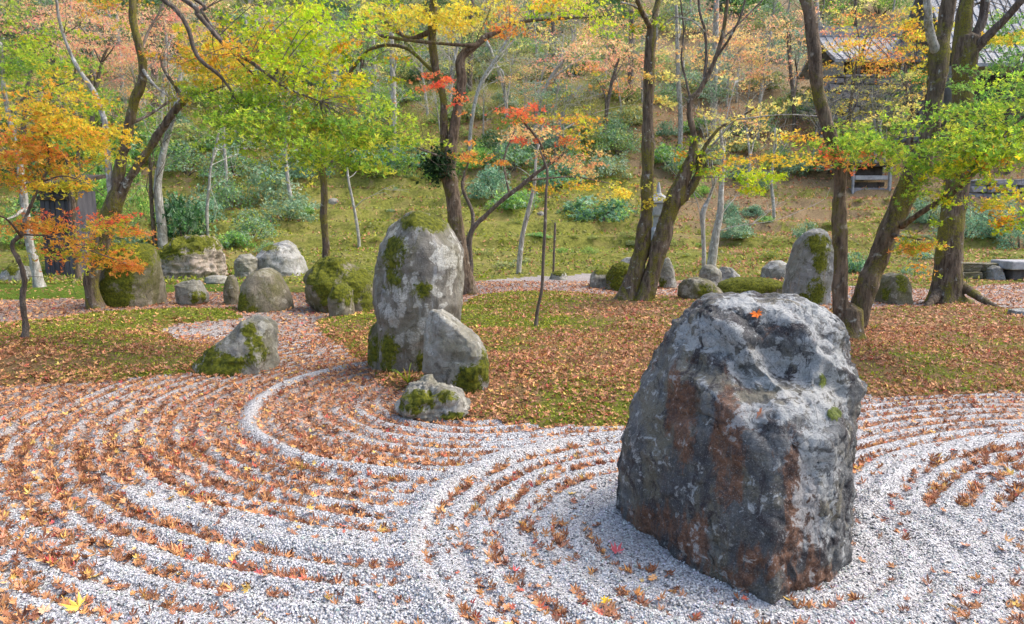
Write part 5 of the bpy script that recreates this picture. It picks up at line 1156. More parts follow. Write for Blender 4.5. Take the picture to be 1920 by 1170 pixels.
def hillside_trees():
    """each: base px, trunk points, bark, crowns"""
    items = []
    def tr(base, pts, bark, crowns, word, seed, twigs=4, tl=1.6, leaf=.11):
        b = gp(*base); d = b[1]
        t = Tree('hillside_maple', b, None, 'tree', 'slender maples on the hillside', seed, 1.2); t.mat = bark
        t.limb_px([(base[0], base[1] + 6, pts[0][2])] + list(pts), d, name='trunk', n=8, rough=.1)
        for (cx, cy, rx, ry, pl, n) in crowns:
            i = int(np.argmin([abs(c[1] - cy) for c in pts])); 
            a = pts[max(i - 1, 0)]; t.limb_px([(a[0], a[1], a[2] * .6), ((a[0] + cx) / 2 + 6, (a[1] + cy) / 2 - 6, a[2] * .4, t.rg.uniform(-.8, .8)), (cx, cy, a[2] * .22, t.rg.uniform(-1, 1))], d, n=6)
        t.side_twigs(twigs, tl, r0=.014, sub=2)
        for (cx, cy, rx, ry, pl, n) in crowns:
            t.spray_px(cx, cy, rx, ry, d, n, pl, leaf, tm='3', reach=2.5, ydepth=min(rx * d / FPX, 2.5))
        t.done(None, M_BARKD if bark is not M_BARKP else M_TWIGP); items.append((t.root, word))
    Pb, Db, Rb = M_BARKP, M_BARKD, M_BARKR
    w = {1: 'pale-trunked maple with salmon leaves', 2: 'maple with peach leaves', 3: 'thin white-barked tree with few leaves', 4: 'maple with pale yellow leaves', 5: 'dark evergreen tree', 6: 'maple with orange leaves', 7: 'grey-trunked tree with green leaves'}
    s = 200
    L = [((540, 392), [(546, 380, 9), (540, 340, 8), (536, 290, 7), (540, 230, 5), (560, 170, 3)], Pb, [(560, 180, 60, 30, 'paleyellow', 200)], 3),
         ((674, 466), [(672, 440, 7), (664, 390, 6), (654, 340, 5), (648, 290, 4), (640, 220, 3)], Pb, [(650, 230, 50, 24, 'paleyellow', 120)], 3),
         ((972, 514), [(974, 490, 11), (980, 440, 10), (992, 390, 9), (1002, 345, 7), (1006, 290, 5), (1020, 220, 3)], Pb, [(1010, 240, 60, 24, 'peach', 140)], 3),
         ((1452, 412), [(1450, 380, 7), (1446, 340, 6), (1450, 300, 5), (1454, 240, 3)], Pb, [(1450, 240, 50, 22, 'paleyellow', 140)], 3),
         ((1402, 362), [(1402, 340, 6), (1406, 300, 5), (1400, 240, 4)], Pb, [(1410, 230, 50, 20, 'peach', 160)], 3),
         ((1332, 505), [(1336, 480, 19), (1342, 440, 17), (1350, 400, 14), (1352, 360, 11), (1356, 300, 8), (1350, 240, 6)], Pb, [(1350, 250, 70, 30, 'paleyellow', 180)], 3),
         ((1318, 520), [(1320, 480, 9), (1318, 430, 9), (1318, 400, 12), (1330, 370, 7), (1345, 330, 5)], Pb, [(1340, 320, 40, 20, 'limemix', 120)], 3),
         ((290, 466), [(288, 430, 9), (284, 380, 8), (282, 330, 7), (280, 270, 5)], Rb, [(280, 270, 70, 40, 'mid', 260)], 7),
         ((306, 466), [(304, 430, 20), (298, 380, 18), (296, 340, 16), (310, 270, 13), (330, 200, 10), (340, 120, 8)], Pb, [(340, 160, 80, 40, 'olive', 240), (300, 250, 60, 30, 'mid', 160)], 7),
         ((390, 445), [(388, 400, 7), (392, 350, 6), (396, 310, 5), (410, 250, 4)], Pb, [(410, 250, 60, 30, 'olive', 160)], 3),
         ((735, 330), [(737, 260, 14), (738, 200, 13), (736, 140, 11), (734, 60, 9)], Pb, [(740, 90, 80, 40, 'paleyellow', 240)], 3),
         ((425, 360), [(424, 320, 7), (420, 270, 6), (418, 220, 5), (410, 160, 4)], Pb, [(420, 180, 70, 30, 'paleyellow', 160)], 3),
         ((40, 300), [(44, 240, 9), (50, 180, 8), (60, 110, 7), (80, 50, 5)], Db, [(60, 70, 110, 40, 'salmon', 900), (150, 45, 100, 36, 'salmon', 800), (30, 20, 100, 30, 'olive', 300)], 1),
         ((170, 300), [(172, 240, 9), (178, 180, 8), (190, 120, 6), (210, 70, 4)], Db, [(220, 75, 80, 34, 'salmon', 760), (160, 105, 100, 30, 'salmon', 600), (120, 20, 100, 26, 'peach', 320)], 1),
         ((300, 290), [(300, 230, 9), (306, 170, 8), (312, 100, 6), (310, 40, 5)], Pb, [(300, 110, 70, 28, 'salmon', 420), (330, 20, 90, 30, 'salmon', 420)], 1),
         ((480, 260), [(478, 210, 8), (470, 150, 7), (466, 90, 6), (460, 30, 4)], Pb, [(460, 60, 80, 40, 'olive', 260), (500, 20, 80, 30, 'paleyellow', 240)], 4),
         ((620, 270), [(618, 220, 8), (626, 150, 7), (640, 80, 5)], Pb, [(640, 90, 70, 40, 'paleyellow', 260)], 4),
         ((880, 290), [(884, 230, 8), (900, 160, 7), (930, 110, 6), (960, 60, 4)], Pb, [(940, 100, 90, 36, 'olive', 220), (980, 60, 70, 30, 'paleyellow', 220)], 4),
         ((1000, 270), [(1008, 210, 9), (1030, 150, 7), (1060, 110, 5)], Pb, [(1060, 108, 90, 24, 'salmon', 700), (1120, 90, 70, 26, 'salmon', 560)], 1),
         ((1130, 270), [(1136, 220, 8), (1146, 160, 7), (1160, 110, 5)], Db, [(1150, 120, 90, 30, 'salmon', 720), (1180, 80, 70, 24, 'peach', 420), (1120, 150, 90, 26, 'orange', 340)], 1),
         ((1040, 300), [(1046, 250, 8), (1060, 200, 6), (1090, 160, 4)], Pb, [(1070, 170, 110, 26, 'orangegreen', 360), (1120, 210, 90, 24, 'olive', 260)], 6),
         ((1275, 280), [(1276, 220, 10), (1272, 150, 9), (1270, 80, 8), (1268, 10, 6)], Pb, [(1280, 110, 80, 40, 'peach', 420), (1270, 40, 80, 30, 'paleyellow', 300)], 2),
         ((1335, 270), [(1338, 210, 14), (1340, 140, 13), (1342, 60, 12), (1344, -20, 10)], Pb, [(1370, 60, 100, 50, 'peach', 700)], 2),
         ((1420, 260), [(1424, 200, 8), (1432, 130, 7), (1446, 60, 5)], Pb, [(1450, 70, 90, 40, 'peach', 760), (1430, 130, 80, 26, 'salmon', 400)], 2),
         ((1490, 250), [(1488, 190, 8), (1482, 130, 7), (1476, 60, 5)], Db, [(1470, 30, 90, 34, 'salmon', 560), (1490, 110, 70, 30, 'peach', 380)], 2),
         ((1600, 262), [(1604, 200, 7), (1610, 130, 6), (1624, 70, 4)], Db, [(1640, 50, 90, 26, 'orange', 560), (1600, 30, 70, 30, 'paleyellow', 300)], 6),
         ((1680, 262), [(1684, 200, 8), (1690, 140, 6), (1700, 90, 4)], Pb, [(1690, 90, 70, 34, 'yelloworange', 620), (1720, 130, 50, 30, 'yelloworange', 360), (1650, 130, 50, 14, 'orange', 160)], 6),
         ((1570, 330), [(1566, 280, 7), (1560, 230, 6), (1548, 180, 4)], Pb, [(1560, 190, 60, 24, 'paleyellow', 180)], 3),
         ((1655, 330), [(1658, 290, 6), (1650, 240, 5), (1640, 190, 4)], Pb, [(1650, 195, 60, 20, 'yellow', 130)], 3),
         ((1585, 330), [(1588, 280, 8), (1592, 220, 7), (1600, 160, 5), (1606, 110, 3)], Db, [(1580, 80, 50, 30, 'yelloworange', 420), (1590, 110, 60, 40, 'yelloworange', 420), (1610, 170, 60, 40, 'paleyellow', 300)], 4),
         ((1700, 335), [(1702, 290, 8), (1704, 230, 7), (1700, 170, 5), (1696, 120, 3)], Db, [(1690, 110, 60, 30, 'orange', 460), (1710, 180, 50, 50, 'paleyellow', 320), (1640, 80, 60, 26, 'orange', 560), (1720, 70, 40, 30, 'yelloworange', 400)], 6),
         ((1640, 325), [(1642, 280, 6), (1640, 230, 5), (1634, 180, 4)], Pb, [(1640, 200, 70, 40, 'olive', 320), (1620, 250, 60, 26, 'paleyellow', 220)], 4),
         ((1890, 330), [(1892, 260, 10), (1900, 180, 9), (1910, 100, 7)], Db, [(1890, 120, 60, 60, 'dark', 600), (1925, 60, 60, 50, 'mid', 400)], 5),
         ((290, 210), [(290, 160, 14), (288, 100, 13), (286, 40, 11)], Db, [(280, 60, 46, 50, 'dark', 900)], 5),
         ((410, 190), [(412, 140, 12), (414, 80, 11), (416, 20, 9)], Db, [(410, 40, 60, 40, 'dark', 800)], 5),
         ((1180, 190), [(1182, 140, 12), (1184, 80, 11), (1184, 20, 9)], Db, [(1180, 40, 60, 36, 'dark', 900)], 5),
         ((880, 170), [(882, 120, 11), (884, 60, 10), (886, 0, 8)], Db, [(880, 60, 50, 44, 'dark', 600)], 5),
         ((1040, 170), [(1040, 120, 10), (1038, 70, 9), (1036, 10, 8)], Db, [(1030, 90, 60, 36, 'dark', 600)], 5),
         ((580, 180), [(582, 130, 12), (584, 70, 11), (586, 10, 9)], Db, [(580, 30, 60, 40, 'dark', 600)], 5),
         ((700, 190), [(702, 140, 9), (700, 80, 8), (696, 20, 6)], Pb, [(700, 40, 70, 34, 'olive', 300)], 4),
         ((840, 210), [(846, 160, 8), (852, 110, 7), (870, 50, 5)], Pb, [(850, 90, 80, 40, 'olive', 260)], 4),
         ((950, 220), [(946, 170, 8), (930, 120, 7), (910, 70, 5)], Pb, [(930, 120, 70, 40, 'olive', 200)], 4),
         ((230, 190), [(228, 140, 8), (224, 90, 7), (220, 30, 5)], Pb, [(200, 20, 90, 30, 'peach', 500)], 2),
         ((1540, 150), [(1540, 100, 9), (1536, 50, 8), (1530, -10, 6)], Pb, [(1540, 40, 70, 34, 'peach', 460)], 2),
         ((1600, 130), [(1602, 80, 8), (1604, 30, 7), (1604, -20, 6)], Db, [(1600, 20, 60, 26, 'lime', 260)], 4),
         ((100, 180), [(100, 130, 10), (98, 70, 9), (96, 10, 8)], Db, [(100, 40, 80, 40, 'salmon', 420), (60, 100, 80, 30, 'mid', 300)], 1)]
    for base, pts, bark, crowns, k in L:
        s += 1; tr(base, pts, bark, crowns, w[k], s)
    rank_labels(items, '{w} on the hillside, {k} such from the left')
m_ = mat_plain('pale_twig', (.34, .315, .27), (.56, .54, .49), 6, .9, .2); M_TWIGP = m_
hillside_trees()

def thicket_trees():
    rg = np.random.default_rng(44); protos = {}
    for i, (p, pb, nl) in enumerate((('salmon', M_BARKP, 900), ('peach', M_BARKP, 900), ('paleyellow', M_BARKP, 800), ('olive', M_BARKP, 700), ('mid', M_BARKD, 1500), ('dark', M_BARKD, 2200), ('sage', M_BARKP, 1100))):
        for k in range(2):
            t = Tree('proto', (0, 0, 0), None, None, None, 700 + 10 * i + k, 1.2); t.mat = pb
            lean = rg.normal(size=2) * .35
            t.limb([[0, 0, -.3, .075], [lean[0] * .3, lean[1] * .3, 1., .06], [lean[0] * .7, lean[1] * .7, 2.3, .045], [lean[0], lean[1], 3.6, .02]], name='trunk', n=7, rough=.1)
            for j in range(5):
                a = j * 1.3 + rg.random(); z = rg.uniform(1.2, 2.8); o = np.array([lean[0] * z / 3.6, lean[1] * z / 3.6, z]); L = rg.uniform(1.0, 1.7)
                t.limb([[*o, .03], [*(o + np.array([math.cos(a) * L * .5, math.sin(a) * L * .5, .5])), .02], [*(o + np.array([math.cos(a) * L, math.sin(a) * L, .9])), .008]], n=5, rough=0)
            t.side_twigs(9, 1.2, r0=.014, sub=2)
            for j in range(9):
                a = rg.random() * 6.28; r = rg.uniform(.2, 1.3); t.spray((lean[0] + math.cos(a) * r, lean[1] + math.sin(a) * r, rg.uniform(2.0, 4.1)), (.75, .75, .22), nl // 9, p, .13, tm='1', reach=2.)
            t.done(None, M_TWIGP if pb is M_BARKP else M_BARKD)
            ch = list(t.root.children); protos.setdefault(p, []).append([(c.name.split('.')[0], c.data, c.get('kind')) for c in ch])
            for c in ch: bpy.data.objects.remove(c)
            bpy.data.objects.remove(t.root)
    W = {'salmon': 'airy maple with salmon pink leaves', 'peach': 'airy maple with peach leaves', 'paleyellow': 'airy tree with pale yellow leaves', 'olive': 'twiggy half-bare tree with olive leaves', 'mid': 'leafy green tree', 'dark': 'dense dark green tree', 'sage': 'grey-green tree'}
    items = []
    zone = [(-100, 420, ['salmon', 'salmon', 'peach', 'mid', 'dark', 'olive']), (420, 900, ['olive', 'paleyellow', 'olive', 'sage', 'dark', 'mid']), (900, 1240, ['salmon', 'olive', 'peach', 'olive', 'dark', 'sage']), (1240, 1540, ['peach', 'peach', 'paleyellow', 'salmon', 'olive', 'sage']), (1540, 2050, ['paleyellow', 'peach', 'olive', 'mid', 'dark'])]
    for py0, n in ((300, 13), (262, 16), (222, 18), (182, 18), (140, 18), (95, 18), (45, 16)):
        for k in range(n):
            px = -100 + (k + rg.random()) * 2120 / n; py = py0 + rg.normal() * 9
            if 1500 < px < 1790 and py < 290 and py > 110: continue
            pl = None
            for a, b_, ls in zone:
                if a <= px < b_: pl = ls[rg.integers(0, len(ls))]
            if pl is None: continue
            if py0 > 250 and pl == 'dark': pl = 'olive'
            g = gp(px, py); e = empty('hillside_tree', tuple(g)); sc = rg.uniform(.75, 1.25) * (.72 if py0 > 250 else 1.); e.scale = (sc, sc, sc * rg.uniform(.9, 1.15)); e.rotation_euler = (0, 0, rg.uniform(0, 6.28))
            for nm, me, kd in protos[pl][rg.integers(0, 2)]:
                o = obj(nm, me, None, e)
                if kd: o['kind'] = kd
            tag(e, None, 'tree', 'trees filling the upper hillside'); items.append((e, W[pl]))
    rank_labels(items, '{w} high on the slope, {k} such from left')
thicket_trees()

# ------------------------------------------------------------------ built things on the slope
def stone_wall(x0, x1, y, z0, z1, cw, ch, label, seed, mat=M_WALLSTONE, depth=.7):
    rg = np.random.default_rng(seed); base = ((x0 + x1) / 2, y, z0)
    e = empty('stone_wall', base); tag(e, label, 'wall')
    o = obj('core', mesh_np('core', boxv(x0 + .05, x1 - .05, y + .12, y + depth, z0 - .6, z1 - .05) - np.array(base), BOXF, False), M_JOINT, e)
    protos = []
    for k in range(6):
        V, F = bevel_box(-.5, .5, -.3, .3, -.5, .5, .09); V = V + .05 * rg.normal(size=V.shape) * np.array([1, .9, 1]); protos.append(mesh_np('stone', V, F, False))
    z = z0 - .3
    while z < z1 - .05:
        h = ch * rg.uniform(.8, 1.2); h = min(h, z1 - z + .04); x = x0 - rg.random() * cw * .4
        while x < x1:
            w = cw * rg.uniform(.6, 1.45)
            s = obj('stone', protos[rg.integers(0, 6)], mat, e, (x + w / 2 - base[0], .1 + rg.uniform(-.04, .05), z + h / 2 - base[2]))
            s.scale = (w * .97, .6 + .2 * rg.random(), h * .96); s.rotation_euler = (0, rg.normal() * .03, 0); x += w
        z += h
    return e
def roof_hall(px0, px1, py_eave, py_ridge, d, depth, wall_h, label, name='temple_hall'):
    a = P(px0, py_eave, d); b = P(px1, py_eave, d); zr = P((px0 + px1) / 2, py_ridge, d + depth / 2)[2]
    x0, x1, ze = a[0], b[0], a[2]; cx = (x0 + x1) / 2; base = (cx, d + depth / 2, ze - wall_h)
    e = empty(name, base); tag(e, label, 'temple hall'); B = np.array(base)
    def part(nm, V, F, mat, par=e): return obj(nm, mesh_np(nm, V - B, F, False), mat, par)
    ov = .9
    part('wall', boxv(x0 + ov, x1 - ov, d + ov, d + depth - ov, ze - wall_h - 1.5, ze + .3), BOXF, M_PLASTER)
    n = 5
    for k in range(n + 1):
        xx = x0 + ov + (x1 - x0 - 2 * ov) * k / n; part('post', boxv(xx - .09, xx + .09, d + ov - .12, d + ov - .004, ze - wall_h - 1.5, ze + .12), BOXF, M_DARKWOOD)
    for k in range(n):
        xx = x0 + ov + (x1 - x0 - 2 * ov) * (k + .5) / n; ww = (x1 - x0 - 2 * ov) / n / 2 - .14
        part('door', boxv(xx - ww, xx + ww, d + ov - .06, d + ov - .003, ze - wall_h, ze - .35), BOXF, M_DARKWOOD)
    # curved two-sided roof sheet
    for sgn, yy0, yy1 in ((-1, d, d + depth / 2), (1, d + depth, d + depth / 2)):
        t = np.linspace(0, 1, 9); prof_y = yy0 + (yy1 - yy0) * t; prof_z = ze + (zr - ze) * (.75 * t + .25 * t * t)
        V = np.array([[x, yy, zz + dz] for dz in (0, -.14) for x in (x0, x1) for yy, zz in zip(prof_y, prof_z)]); F = []
        q = np.arange(8); m = 9
        F = [np.stack([q, q + 1, q + m + 1, q + m], 1), np.stack([q + 2 * m, q + 3 * m, q + 3 * m + 1, q + 2 * m + 1], 1), np.array([[0, m, 3 * m, 2 * m]]), np.stack([q, q + 2 * m, q + 2 * m + 1, q + 1], 1), np.stack([q + m, q + m + 1, q + 3 * m + 1, q + 3 * m], 1)]
        r = obj('roof', mesh_np('roof', V - B, F, False), M_TILE, e)
        if sgn < 0:
            pts = np.stack([np.zeros(9), prof_y, prof_z + .03], 1); Vt, Ft = tube(pts, np.full(9, .022), 6); me = mesh_np('tile_row', Vt - np.array([0, B[1], B[2]]), Ft, True)
            k = int((x1 - x0) / .34)
            for j in range(k + 1): obj('tile_row', me, M_TILE, r, (x0 + (x1 - x0) * j / k - B[0], 0, 0))
    part('ridge', boxv(x0 - .1, x1 + .1, d + depth / 2 - .16, d + depth / 2 + .16, zr - .1, zr + .38), BOXF, M_TILE)
    return e
def structures():
    g = gp(1640, 262); d = g[1]
    top = P(1640, 142, d)[2]; xa = P(1540, 200, d)[0]; xb = P(1748, 200, d)[0]
    stone_wall(xa, xb, d, g[2] - .2, top, .5, .3, 'high purple-grey stone retaining wall on the slope below the small tiled hall', 5)
    roof_hall(1566, 1742, 110, 66, d + 1.2, 4.5, 1.6, 'small hall with silver tiled roof above the stone retaining wall', 'temple_hall')
    roof_hall(1800, 2150, 118, -40, d - 2, 7, 2.6, 'large hall with pale tiled roof cut by the upper right corner', 'temple_hall')
    g = gp(1880, 372); d2 = g[1]; stone_wall(P(1825, 350, d2)[0], P(2010, 350, d2)[0], d2, g[2] - .2, P(1880, 338, d2)[2], .6, .32, 'low grey stone wall above the blue-green shrubs at right', 6)
    g = gp(1845, 524); d3 = g[1]; stone_wall(P(1812, 500, d3)[0], P(1900, 500, d3)[0], d3 + .2, g[2] - .1, P(1850, 492, d3)[2], .42, .22, 'knee-high dark mossy stone wall near the right edge of the garden', 7, M_ROCK_BROWN, .4)
    # bench-like timber frame on the slope
    g = gp(1636, 364); d = g[1]; e = empty('timber_bench', tuple(g)); tag(e, 'grey plank bench in a dark timber frame between the right-hand maple trunks', 'bench'); B = g
    def pb(nm, px0, px1, py0, py1, y0, y1, mat):
        a = P(px0, py1, d); b = P(px1, py0, d); V, F = bevel_box(a[0], b[0], d + y0, d + y1, a[2], b[2], .008); return obj(nm, mesh_np(nm, V - B, F, False), mat, e)
    pb('post', 1598, 1604, 314, 366, 0, .12, M_PALESTONE); pb('post', 1666, 1674, 312, 366, 0, .14, M_PALESTONE)
    pb('plank', 1604, 1666, 329, 337, .02, .4, M_PALESTONE); pb('recess_shade_panel', 1604, 1666, 310, 328, .44, .5, M_DARKWOOD); pb('apron', 1604, 1666, 341, 352, .30, .36, M_DARKWOOD); pb('footing', 1600, 1672, 352, 366, .05, .5, M_WALLSTONE)  # dark panel behind the plank stands in for the shade of the open recess
    pb('lintel', 1596, 1676, 305, 312, -.02, .5, M_DARKWOOD)
    # stone lantern between the twin trunks
    g = gp(1232, 446); d = g[1]; e = empty('stone_lantern', tuple(g)); tag(e, 'pale grey stone lantern on the slope between the twin mossy trunks', 'lantern'); B = g
    def lat(nm, prof, sides=6):
        pts = np.array([[P(1235, py, d)[0], d, P(1235, py, d)[2]] for py, _ in prof]); r = np.array([w / 2 * d / FPX for _, w in prof]); V, F = tube(pts, r, sides); return obj(nm, mesh_np(nm, V - B, F, False), M_PALESTONE, e)
    lat('base', [(450, 40), (432, 38), (428, 30)]); lat('shaft', [(429, 22), (405, 20)], 10); lat('light_box', [(405, 30), (402, 34), (382, 34), (380, 30)]); lat('roof', [(380.2, 46), (376, 44), (366, 20), (363, 12)]); lat('finial', [(363.2, 9), (352, 7), (342, 3)], 8)
    # roofed stone block at the right edge
    g = gp(1912, 526); d = g[1]; e = empty('stone_bench', tuple(g)); tag(e, 'pale stone slab on a dark block at the right edge', 'bench'); B = g
    def sb(nm, px0, px1, py0, py1, y0, y1, mat):
        a = P(px0, py1, d); b = P(px1, py0, d); V, F = bevel_box(a[0], b[0], d + y0, d + y1, a[2], b[2], .02); return obj(nm, mesh_np(nm, V - B, F, False), mat, e)
    sb('block', 1903, 1950, 506, 530, .1, .6, M_JOINT); sb('slab', 1894, 1962, 490, 506, -.05, .75, M_PALESTONE)
    # weathered hut wall at the left
    g = gp(110, 520); d = g[1] + .4; g = np.array([P(110, 500, d)[0], d, Hs(P(110, 500, d)[0], d)]); e = empty('hut', tuple(g)); tag(e, 'weathered grey board hut half hidden behind the left maples', 'hut'); B = g
    xl, xr = P(84, 500, d)[0], P(140, 500, d)[0]; zt = P(110, 352, d)[2]; n = 6
    def hb(nm, V, F, m): return obj(nm, mesh_np(nm, V - B, F, False), m, e)
    for k in range(n):
        a = xl + (xr - xl) * k / n; bb = xl + (xr - xl) * (k + 1) / n; V, F = bevel_box(a + .006, bb - .006, d, d + .05 + .01 * (k % 2), g[2] - .2, zt, .006); hb('board', V, F, M_WOOD)
    hb('side_wall', boxv(xl + .02, xr - .02, d + .08, d + 1.2, g[2] - .2, zt - .05), BOXF, M_WOOD)
    for py in (372, 430, 468): z = P(110, py, d)[2]; V, F = bevel_box(xl - .03, xr + .03, d - .06, d - .003, z - .045, z + .045, .008); hb('rail', V, F, M_DARKWOOD)
    V = boxv(xl - .18, xr + .18, d - .3, d + 1.4, 0, .09); V[:, 2] += zt + .02 + np.where(V[:, 1] > d, .28, 0); hb('roof', V, BOXF, M_DARKWOOD)
structures()

def undergrowth():
    rg = np.random.default_rng(21); n = 110000
    y = 16.5 + 22 * rg.random(n) ** 1.5; x = (rg.random(n) * 2 - 1) * (.80 * y + 1)
    m, h = zones(x, y); z = H(x, y, False); cl = fbm2(x, y, .8, 4, 31); px, py = proj(np.stack([x, y, z], 1))
    dens = .45 + .9 * cl + .35 * sstep(24, 30, y); keep = (h < -.05) & (rg.random(n) < dens) & (px > -60) & (px < 1980)
    x, y, z, px, cl = x[keep], y[keep], z[keep], px[keep], cl[keep]; n = len(x)
    br = np.clip(.16 + .38 * sstep(1100, 1350, px) + .2 * sstep(24, 30, y), 0, 1)
    u = rg.random(n); col = np.where((u < br)[:, None], pal('litter', n, rg, 1.), np.where((rg.random(n) < .55)[:, None], pal('mossy', n, rg, 1.05), pal('olive', n, rg, .9)))
    sz = (.045 + .0022 * y) * rg.uniform(.5, 1.3, n)
    V, F, k = scatter_leaves(np.stack([x, y, z + sz * .3], 1), sz, frames(n, rg, .5), LEAF1)
    b = MB(); b.add(V, F, np.repeat(col, k, 0)); o = b.build('slope_undergrowth', M_SHRUB, None, smooth=False); tag(o, 'moss tufts, low herbs and dry leaves on the terraced slope', 'undergrowth', None, 'stuff')
undergrowth()
def moss_tufts():
    rg = np.random.default_rng(22); n = 260000
    y = 5.0 + 13 * rg.random(n) ** 1.6; x = (rg.random(n) * 2 - 1) * (.78 * y + .6); m, h = zones(x, y); dm = idw(x, y, DM); cl = fbm2(x, y, 1.6, 4, 33)
    keep = (m < -.02) & (h > 0) & (rg.random(n) < np.clip(1.15 - 1.1 * dm + .5 * cl, 0, 1)); x, y = x[keep], y[keep]
    if len(x) > 75000: x, y = x[:75000], y[:75000]
    n = len(x); z = H(x, y, False); sz = (.010 + .0022 * y) * rg.uniform(.6, 1.3, n); V, F, k = scatter_leaves(np.stack([x, y, z + .006], 1), sz, frames(n, rg, .1), LEAF1)
    b = MB(); b.add(V, F, np.repeat(pal('mossy', n, rg, 1.), k, 0)); o = b.build('moss_tufts', M_SHRUB, None, smooth=False); tag(o, 'short bright green moss tufts on the beds between the stones', 'moss', None, 'stuff')
moss_tufts()

# ------------------------------------------------------------------ grass tufts
def tufts():
    def tuft(px, py, n, L, label, seed):
        g = gp(px, py); rg = np.random.default_rng(seed); e = empty('grass_tuft', tuple(g)); tag(e, label, 'grass')
        for k in range(n):
            a = rg.uniform(0, 6.28); r = L * rg.uniform(.5, 1.1); up = rg.uniform(.5, 1.2); t = np.linspace(0, 1, 6)
            c = np.stack([np.cos(a) * r * t * .7, np.sin(a) * r * t * .5, up * r * (t - .55 * t * t)], 1); side = np.array([-np.sin(a), np.cos(a), 0]) * .0045
            wdt = (1 - t ** 2)[:, None] + .05; V = np.concatenate([c - side * wdt, c + side * wdt]); q = np.arange(5)
            o = obj('blade', mesh_np('blade', V, np.stack([q, q + 1, q + 7, q + 6], 1), True, None, pal('limemix', 1, rg, .75)), M_SHRUB, e)
    tuft(765, 722, 26, .30, 'small tuft of long grass beside the low jagged stone', 31)
    tuft(1640, 618, 12, .2, 'little green sprig at the foot of the V-shaped maple', 32)
tufts()

# ------------------------------------------------------------------ fallen leaves
def leaf_colors(n, rg, redness, x, y):
    pals = np.array([lin(184, 128, 88), lin(162, 106, 76), lin(206, 148, 100), lin(218, 164, 108), lin(138, 88, 68), lin(224, 164, 92), lin(232, 196, 92), lin(214, 106, 84), lin(198, 76, 84), lin(192, 136, 114), lin(206, 156, 130)])
    w = np.array([5, 5, 5, 3.4, 5, 1.8, 1.2, .7, .35, 3, 1.6]); 
    wr = np.array([5, 5, 4, 1.5, 6, .8, .5, .5, .35, 4, 2.4])
    u = rg.random(n); cw = np.cumsum(w / w.sum()); cr = np.cumsum(wr / wr.sum())
    k = np.where(rg.random(n) < redness, np.searchsorted(cr, u), np.searchsorted(cw, u)); k = np.clip(k, 0, len(pals) - 1)
    c = pals[k]; c = c * .86 + .14 * (c @ np.array([.35, .5, .15]))[:, None]
    return np.clip(c * (1 + .22 * rg.normal(size=(n, 1))) * np.array([.94, .86, .70]), .01, .9), k
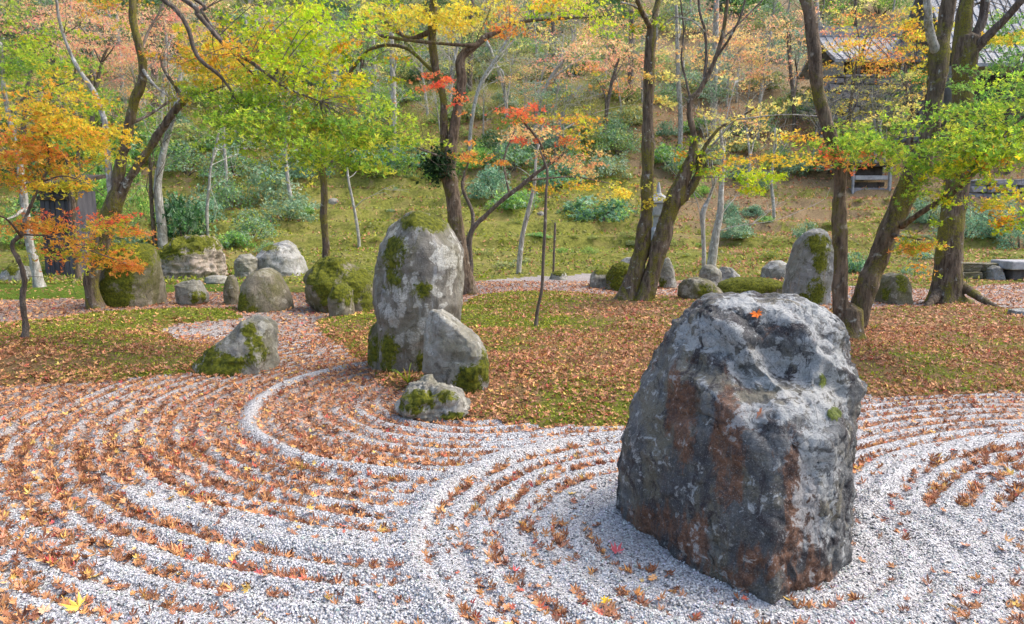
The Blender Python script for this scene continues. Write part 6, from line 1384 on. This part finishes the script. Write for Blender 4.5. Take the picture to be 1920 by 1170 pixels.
def fallen_leaves():
    rg = np.random.default_rng(9); b = MB(); near = []
    for (y0, y1, per, sz, tm, tn) in ((2.3, 5.0, 700, .031, LEAF7, 7), (2.3, 5.0, 700, .028, LEAFC, 7), (5.0, 9.5, 1250, .030, LEAF4, 5), (9.5, 17.5, 330, .047, LEAF3, 3)):
        area = .78 * (y1 * y1 - y0 * y0) + 1.2 * (y1 - y0); n = int(per * area)
        y = np.sqrt(y0 * y0 + (y1 * y1 - y0 * y0) * rg.random(n)); x = (rg.random(n) * 2 - 1) * (.78 * y + .6)
        m, h = zones(x, y); _, crest, wide = rake(x, y); ra = np.hypot(x - RA[0], y - RA[1])
        cl = fbm2(x, y, 3.2, 3, 95); cl2 = fbm2(x, y, .8, 2, 96)
        dg = idw(x, y, DENS); dm = idw(x, y, DM)
        fur = sstep(.62, .2, crest); dens = dg * 1.15 + .25 * cl + .12 * cl2
        base_g = sstep(.12, .95, dens)
        pg = base_g * (sstep(.55, .95, dg) * .5 + .03 + fur * 1.25) * (1 - .93 * sstep(.25, .7, wide)) * sstep(.48, .7, ra) 
        pg = pg + .75 * sstep(.45, .05, m) * (m > 0) + .95 * sstep(.36, .08, crest) * sstep(.05, .3, dg) * sstep(-.25, .3, cl) * (1 - sstep(.25, .7, wide)) * sstep(.55, .75, ra) + .012
        pm = np.clip(sstep(.16, 1.0, dm + .6 * cl + .4 * cl2) + .55 * sstep(-.45, -.02, m) + .05, 0.02, 1)
        ph = .10 * np.ones(n) + .35 * sstep(1100, 1500, 960 + FPX * x / np.maximum(y, 1))
        p = np.where(h < 0, ph, np.where(m < 0, pm, pg))
        keep = rg.random(n) < p; x, y, m, dgk = x[keep], y[keep], m[keep], dg[keep]; n = len(x)
        z = H(x, y) + rg.random(n) * .014 * sstep(.3, .9, dgk) + .006
        red = np.clip(.35 + .35 * sstep(-.5, 2.5, x) - .3 * sstep(-.5, -3, x) + .3 * sstep(8, 12, y), 0, 1)
        col, ck = leaf_colors(n, rg, red, x, y); size = sz * rg.uniform(.5, 1.3, n) * np.where(rg.random(n) < .08, 1.35, 1); fr = frames(n, rg, 1.25)
        pos = np.stack([x, y, z], 1)
        if y1 <= 5.0 and tm is LEAF7:
            px, py = proj(pos); vis = (px > 5) & (px < 1915) & (py < 1165)
            order = np.argsort(np.where(vis, y / size, 1e9))[:300]; sel = np.zeros(n, bool); sel[order] = True
            near = (pos[sel], size[sel], fr[sel], col[sel], ck[sel], px[sel], py[sel])
            pos, size, fr, col = pos[~sel], size[~sel], fr[~sel], col[~sel]
        V, F, k = scatter_leaves(pos, size, fr, tm); b.add(V, F, np.repeat(col, k, 0))
    o = b.build('leaf_litter', M_FALLEN, None, smooth=False); tag(o, 'brown and orange fallen maple leaves covering gravel and moss', 'leaf litter', None, 'stuff')
    from mathutils import Matrix
    protos = [mesh_np('fallen_leaf', *leaf_template(7, c, 262, 18 + 2 * k % 5, 40 + k, .56), False) for k, c in enumerate((.15, .3, .45, .6, .25))]
    word = ['dry brown', 'dry brown', 'tan', 'tan', 'dark brown', 'orange', 'yellow', 'red', 'crimson', 'dull pinkish', 'dull pinkish']
    def single(p, s, f, c, wd, lab, grp):
        o = obj('fallen_leaf', protos[rg.integers(0, 5)], M_FALLEN1)
        mtx = Matrix(((f[0][0], f[1][0], f[2][0]), (f[0][1], f[1][1], f[2][1]), (f[0][2], f[1][2], f[2][2]))).to_4x4()
        o.matrix_world = Matrix.Translation(Vector(p)) @ mtx @ Matrix.Scale(float(s), 4); o.color = (*[float(v) for v in c], 1)
        tag(o, lab, 'leaf', grp)
    for p, s, f, c, k, lx, ly in zip(*near):
        where = 'in the lower left corner' if lx < 380 and ly > 1040 else 'along the bottom edge left of centre' if lx < 760 and ly > 1040 else 'along the bottom edge at centre' if lx < 1150 and ly > 1040 else 'near the left edge' if lx < 380 else 'left of centre' if lx < 760 else 'among the rings left of the big boulder' if lx < 1200 else 'in front of the big boulder' if lx < 1560 else 'right of the big boulder'
        single(p, s, f, c, word[k], word[k] + ' fallen leaf on the gravel ' + where, word[k] + ' fallen leaves ' + where)
    up = np.array([[1., 0, 0], [0, 1, 0], [0, 0, 1]])
    dg = bpy.context.evaluated_depsgraph_get(); dg.update()
    def drop(px, py, c, lab, s=.04):
        u = (px - 960) / FPX; v = (585 - py) / FPX; dv = Vector((u, CT + v * ST, -ST + v * CT)).normalized()
        ok, loc, nrm, *_ = SC.ray_cast(dg, Vector((0, 0, CAMH)), dv)
        if ok:
            f = up.copy(); nn = np.array(nrm); nn /= np.linalg.norm(nn); t = np.cross(nn, [.3, .9, .1]); t /= np.linalg.norm(t); f = np.array([t, np.cross(nn, t), nn])
            single(np.array(loc) + nn * .006, s, f, c, 'orange', lab, None)
    drop(1420, 592, lin(232, 120, 40), 'single orange leaf lying on top of the big boulder')
    drop(1427, 776, lin(206, 128, 84), 'tan leaf caught on the ledge of the big boulder')
    def ground_leaf(px, py, c, lab, s):
        g = G0(px, py); z = float(H(g[0], g[1])[0]); a = rg.uniform(0, 6.28)
        nn = np.array([rg.normal() * .12, -.2, 1.]); nn /= np.linalg.norm(nn); t = np.cross(nn, [math.cos(a), math.sin(a), 0]); t /= np.linalg.norm(t)
        single(np.array([g[0], g[1], z + .022]), s, np.array([t, np.cross(nn, t), nn]), c, '', lab, None)
    ground_leaf(145, 1148, lin(240, 206, 92), 'large bright yellow maple leaf in the lower left corner', .062)
    ground_leaf(1155, 1038, lin(196, 96, 100), 'dull red leaf on bare gravel left of the big boulder', .05)
    ground_leaf(1136, 1136, lin(212, 178, 40), 'small yellow-green leaf on gravel below the big boulder', .035)
fallen_leaves()
